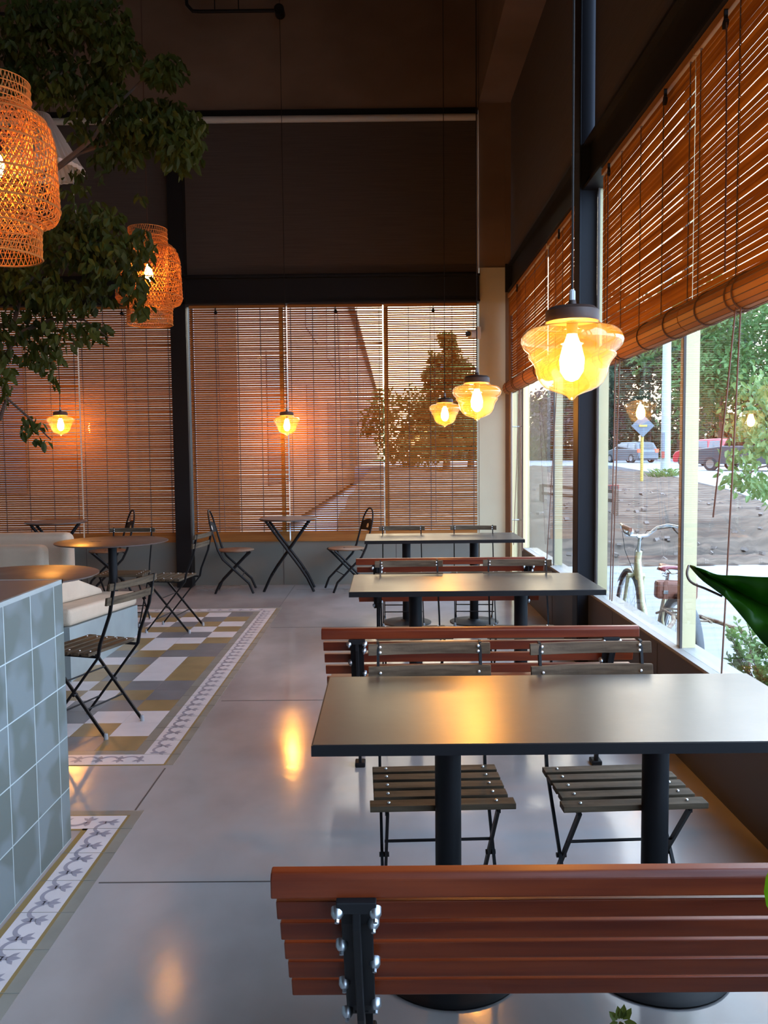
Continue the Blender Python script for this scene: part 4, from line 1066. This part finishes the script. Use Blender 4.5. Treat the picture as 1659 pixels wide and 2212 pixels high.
# boxwood shrub in a pot against the glass
t = thing('boxwood_shrub', 'small-leaved boxwood shrub outside the glass at the right edge, above the nearest table', 'shrub', (1.95, 4.05, GZ-.07))
b = MB(); b.lathe([(.16, 0), (.20, .28), (.21, .34), (.19, .34), (.18, .31), (.01, .31)], (0,0,0), 24); b.build('pot', 'pot', t, smooth=True)
rs = random.Random(12); b = MB(); bl = MB()
for k in range(34):
    a = rs.uniform(0, 2*PI); lean = rs.uniform(.05, .32); hh = rs.uniform(.22, .50)
    p0 = Vector((0, 0, .3)); p1 = Vector((lean*math.cos(a)*.6, lean*math.sin(a)*.6, .3+hh*.5)); p2 = Vector((lean*math.cos(a), lean*math.sin(a), .3+hh))
    b.tube([p0, p1, p2], [.005, .003, .0015], 4)
    for j in range(46):
        u = rs.uniform(.15, 1); p = p1.lerp(p2, u) if u > .3 else p0.lerp(p1, u+.5)
        d = Vector((rs.uniform(-1, 1), rs.uniform(-1, 1), rs.uniform(-.1, 1)))
        leaf_faces(bl, p+d*.008, d, Vector((rs.uniform(-1, 1), rs.uniform(-1, 1), 1)), .030, .020)
b.build('stems', 'bark', t); f = bl.build('foliage', 'leaf_shrub', t); f['kind'] = 'stuff'

# utility pole, sign pole
p = at(1437, 1036, 31)
t = thing('utility_pole', 'pale concrete utility pole beyond the earth strip, with a small painted band', 'pole', (p.x, 31, p.z-.3))
b = MB(); b.tube([(0, 0, 0), (.0, 0, 8.5)], [.185, .13], 14); b.build('pole', 'pole_concrete', t, smooth=True)
b = MB(); b.box((-.20, -.19, 1.35), (-.10, -.12, 2.05), 0); b.box((-.20, -.19, 1.10), (-.10, -.12, 1.35), 1); b.build('painted_band', ['sign_grey', 'brick'], t)
b = MB(); rs = random.Random(3)
for _ in range(260):
    a = rs.uniform(0, 2*PI); q = rs.uniform(.1, .75)
    leaf_faces(b, Vector((q*math.cos(a), q*math.sin(a), .22+rs.uniform(0, .35))), Vector((math.cos(a), math.sin(a), .8)), Vector((0, 0, 1)), .22, .08)
o = b.build('weed_tuft', 'leaf_shrub'); o.location = (p.x, 30.8, p.z-.25); tag(o, 'tuft of green weeds at the foot of the utility pole', 'weeds', kind='stuff')
p = at(1386, 1040, 27)
t = thing('road_sign', 'diamond road sign seen from behind on a yellow pole', 'sign', (p.x, 27, p.z-.2))
zs = at(1385, 920, 27).z-(p.z-.2)
b = MB(); b.tube([(0, 0, 0), (0, 0, zs+.45)], .05, 10); b.build('pole', 'pole_yellow', t, smooth=True)
b = MB(); b.prism([(-.37, zs), (0, zs-.37), (.37, zs), (0, zs+.37)], -.07, -.05, 'y'); pn = b.build('sign_panel', 'sign_grey', t)
b = MB(); b.box((-.13, -.10, zs-.03), (.13, -.07, zs+.03)); b.build('clamp', 'pole_yellow', t)
# hollow brick, wooden barrier
p = at(1320, 1053, 19); b = MB(); b.box((-.16, -.07, 0), (.16, .07, .12), 0)
for k in range(5): b.box((-.145+.06*k, -.072, .02), (-.105+.06*k, -.06, .10), 1)
o = b.build('hollow_brick', ['brick', 'joint']); o.location = (p.x, 19, p.z-.06); tag(o, 'red hollow brick lying on the earth', 'brick')
p = at(1170, 1048, 17); q = at(1330, 1062, 14.5)
t = thing('wooden_barrier', 'low brown wooden rail barrier on the earth, seen left of the dark post', 'barrier', (0, 0, 0))
for k in range(5):
    u = k/4; c = p.lerp(q, u); g = gh(c.x, c.y)
    b = MB(); b.box((c.x-.04, c.y-.04, g-.05), (c.x+.04, c.y+.04, c.z+.02)); b.build('post', 'fence_wood', t)
for dz in (0, -.16):
    b = MB(); b.bar([(p.x, p.y-.05, p.z+dz), (q.x, q.y-.05, q.z+dz)], .06, .03, (0, 0, 1)); b.build('rail', 'fence_wood', t)

# neighbouring wing seen through the far blinds
t = thing('neighbour_building', 'pinkish neighbouring building wing seen through the far blinds', 'building', (-2.35, 13.2, GZ), R_(-.55))
b = MB(); b.box((-22, 0, 0), (0, 110, 9.7)); b.build('wall', 'facade', t)
b = MB(); b.box((-22.1, -.3, 9.7), (.35, 110.2, 9.95)); b.build('roof_edge', 'facade_dark', t)
for k in range(14):
    y = 3+7.4*k
    for z0_ in (1.0, 5.2):
        b = MB(); b.box((-.05, y, z0_), (.02, y+3.6, z0_+2.6)); b.build('window', 'facade_dark', t)
for x in (-20, -16.4, -12.8, -9.2, -5.6):
    for z0_ in (1.0, 5.2):
        b = MB(); b.box((x, -.02, z0_), (x+2.2, .05, z0_+2.4)); b.build('window', 'facade_dark', t)

# ================================================================== bicycle outside the glass
bk = thing('bicycle', 'old cream city bicycle with brown saddle bag parked outside the glass', 'bicycle', (1.74, 5.42, GZ), 0)
# local frame: +y towards the front wheel (away from camera), z up; slight lean and yaw towards the glass
bk.rotation_euler = (0, R_(2), R_(-1.5))
WR = .335
def part(name, mb, m, par=bk, smooth=True, **k): return mb.build(name, m, par, smooth=smooth, **k)
YR, YF = -.53, .60
for nm, yc in (('rear_wheel', YR), ('front_wheel', YF)):
    b = MB(); b.tube([(0, yc+WR*math.cos(2*PI*k/48), WR+.01+WR*math.sin(2*PI*k/48)) for k in range(48)], .019, 8, 0, closed=True)
    b.tube([(0, yc+(WR-.022)*math.cos(2*PI*k/48), WR+.01+(WR-.022)*math.sin(2*PI*k/48)) for k in range(48)], .011, 6, 1, closed=True)
    wh = part(nm, b, ['tyre', 'chrome'])
    b = MB()
    for k in range(28):
        a = 2*PI*k/28; a2 = a+(.35 if k % 2 else -.35); s = .03 if k % 4 < 2 else -.03
        b.tube([(s, yc+.02*math.cos(a2), WR+.01+.02*math.sin(a2)), (0, yc+(WR-.03)*math.cos(a), WR+.01+(WR-.03)*math.sin(a))], .0012, 4)
    b.tube([(-.045, yc, WR+.01), (.045, yc, WR+.01)], .017, 10); part('spokes', b, 'chrome', wh)
    b = MB(); a0, a1 = (20, 200) if nm == 'rear_wheel' else (40, 175)
    vs = []; fs = []; n = 24
    for k in range(n+1):
        a = R_(a0+(a1-a0)*k/n)
        for s, rr in ((-.028, WR+.012), (-.018, WR+.030), (0, WR+.036), (.018, WR+.030), (.028, WR+.012)): vs.append((s, yc+rr*math.cos(a), WR+.01+rr*math.sin(a)))
    for k in range(n):
        for j in range(4): fs.append((k*5+j, k*5+j+1, k*5+j+6, k*5+j+5))
    b.add(vs, fs); o = part('mudguard', b, 'car_grey'); sm = o.modifiers.new('t', 'SOLIDIFY'); sm.thickness = .002
b = MB(); HT = (0, .42, .86); HB = (0, .46, .70); BB = (0, -.06, .29); ST = (0, -.22, .66)
b.tube([HT, HB], .022, 10); b.tube([(0, .43, .80), (0, .28, .52), (0, .10, .34), BB], .019, 10); b.tube([(0, .45, .72), (0, .32, .44), (0, .12, .27), BB], .019, 10)
b.tube([ST, BB], .018, 10)
for s in (-1, 1):
    b.tube([BB, (s*.05, -.25, .31), (s*.06, YR, WR+.01)], .010, 8); b.tube([(0, -.215, .64), (s*.05, -.34, .52), (s*.06, YR, WR+.01)], .008, 8)
part('frame', b, 'bike_cream')
b = MB(); b.tube([(-.06, .47, .68), (.06, .47, .68)], .018, 8)
for s in (-1, 1): b.tube([(s*.055, .47, .68), (s*.058, .52, .50), (s*.055, YF, WR+.01)], .013, 8)
part('fork', b, 'bike_cream')
b = MB(); b.tube([(0, .42, .86), (0, .41, .96)], .014, 10); b.tube([(0, .41, .955), (0, .45, .965)], .016, 10)
for s in (-1, 1): b.tube([(0, .45, .965), (s*.10, .46, .97), (s*.17, .42, 1.03), (s*.22, .34, 1.055), (s*.265, .22, 1.05), (s*.27, .16, 1.045)], .0115, 10)
hb = part('handlebar', b, 'chrome'); hb.scale = (.78, 1, 1); hb.rotation_euler = (0, 0, R_(9)); hb.location = (.06, 0, 0)
for s in (-1, 1):
    b = MB(); b.tube([(s*.268, .215, 1.05), (s*.272, .09, 1.04)], .0165, 12); part('grip', b, 'leather_light' if s > 0 else 'leather', hb)
    b = MB(); b.tube([(s*.235, .30, 1.045), (s*.245, .24, 1.01), (s*.262, .12, 1.00)], .006, 6); b.tube([(s*.235, .30, 1.045), (s*.12, .50, 1.0), (s*.05, .56, .85), (0, .48, .70)], .003, 5); part('brake_lever', b, 'tyre', hb)
b = MB(); b.lathe([(.028, -.02), (.034, 0), (.026, .018), (.008, .028)], (-.08, .44, 1.0), 16); part('bell', b, 'chrome', hb)
b = MB(); b.tube([(0, -.22, .64), (0, -.25, .80)], .013, 10); part('seat_post', b, 'chrome')
b = MB()
rows_ = [(.02, .012, .0), (-.03, .022, .004), (-.10, .040, .006), (-.17, .075, .010), (-.22, .095, .016), (-.26, .088, .016), (-.275, .06, .008)]
vs = []
for (yy, hw, dz) in rows_:
    for k in range(9):
        a = PI*k/8; vs.append((-hw*math.cos(a), -.10+yy, .815+dz+.028*math.sin(a)**.6))
fs = [(i*9+k, i*9+k+1, i*9+k+10, i*9+k+9) for i in range(len(rows_)-1) for k in range(8)]
b.add(vs, fs); o = part('saddle', b, 'saddle', fixn=True); sm = o.modifiers.new('t', 'SOLIDIFY'); sm.thickness = .012
b = MB()
for s in (-1, 1): b.tube([(s*.02, -.12, .82), (s*.03, -.22, .79), (s*.045, -.32, .81)], .004, 6); b.tube([(s*.045+.012*math.cos(k*1.4), -.33+.012*math.sin(k*1.4), .785+.0035*k) for k in range(10)], .003, 5)
part('saddle_rails', b, 'chrome')
b = MB(); b.box((-.125, -.45, .665), (.125, -.37, .775)); bg = b.build('saddle_bag', 'leather', bk, bevel=.018)
for s in (-1, 1):
    b = MB(); b.box((s*.075-.011, -.456, .668), (s*.075+.011, -.449, .776)); st = b.build('bag_strap', 'leather', bg)
    b = MB(); b.box((s*.075-.014, -.461, .700), (s*.075+.014, -.455, .722)); b.build('buckle', 'chrome', st)
b = MB()
for s in (-1, 1):
    b.tube([(s*.07, -.28, .55), (s*.075, -.45, .60), (s*.08, -.80, .60)], .008, 8)
    b.tube([(s*.075, -.62, .60), (s*.13, -.80, .60), (s*.20, -.93, .585), (s*.235, -.99, .50), (s*.22, -.97, .34), (s*.10, -.62, WR)], .0125, 8)
for y_ in (-.40, -.52, -.64, -.76): b.tube([(-.08, y_, .60), (.08, y_, .60)], .006, 6)
part('luggage_rack', b, 'bike_rust')
b = MB(); b.tube([(-.09, -.06, .29), (.09, -.06, .29)], .014, 8); b.lathe([(.095, -.003), (.095, .003)], (.05, -.06, .29), 28, 0, True, 'x')
b.tube([(.09, -.06, .29), (.09, .06, .18)], .009, 6); b.tube([(-.09, -.06, .29), (-.09, -.18, .40)], .009, 6); b.box((.09, .02, .165), (.18, .10, .19)); b.box((-.18, -.22, .39), (-.09, -.14, .415))
part('crankset', b, 'chrome')
b = MB(); b.tube([(.0, -.06, .26), (-.14, -.04, 0.0)], .008, 6); part('kickstand', b, 'bike_rust')
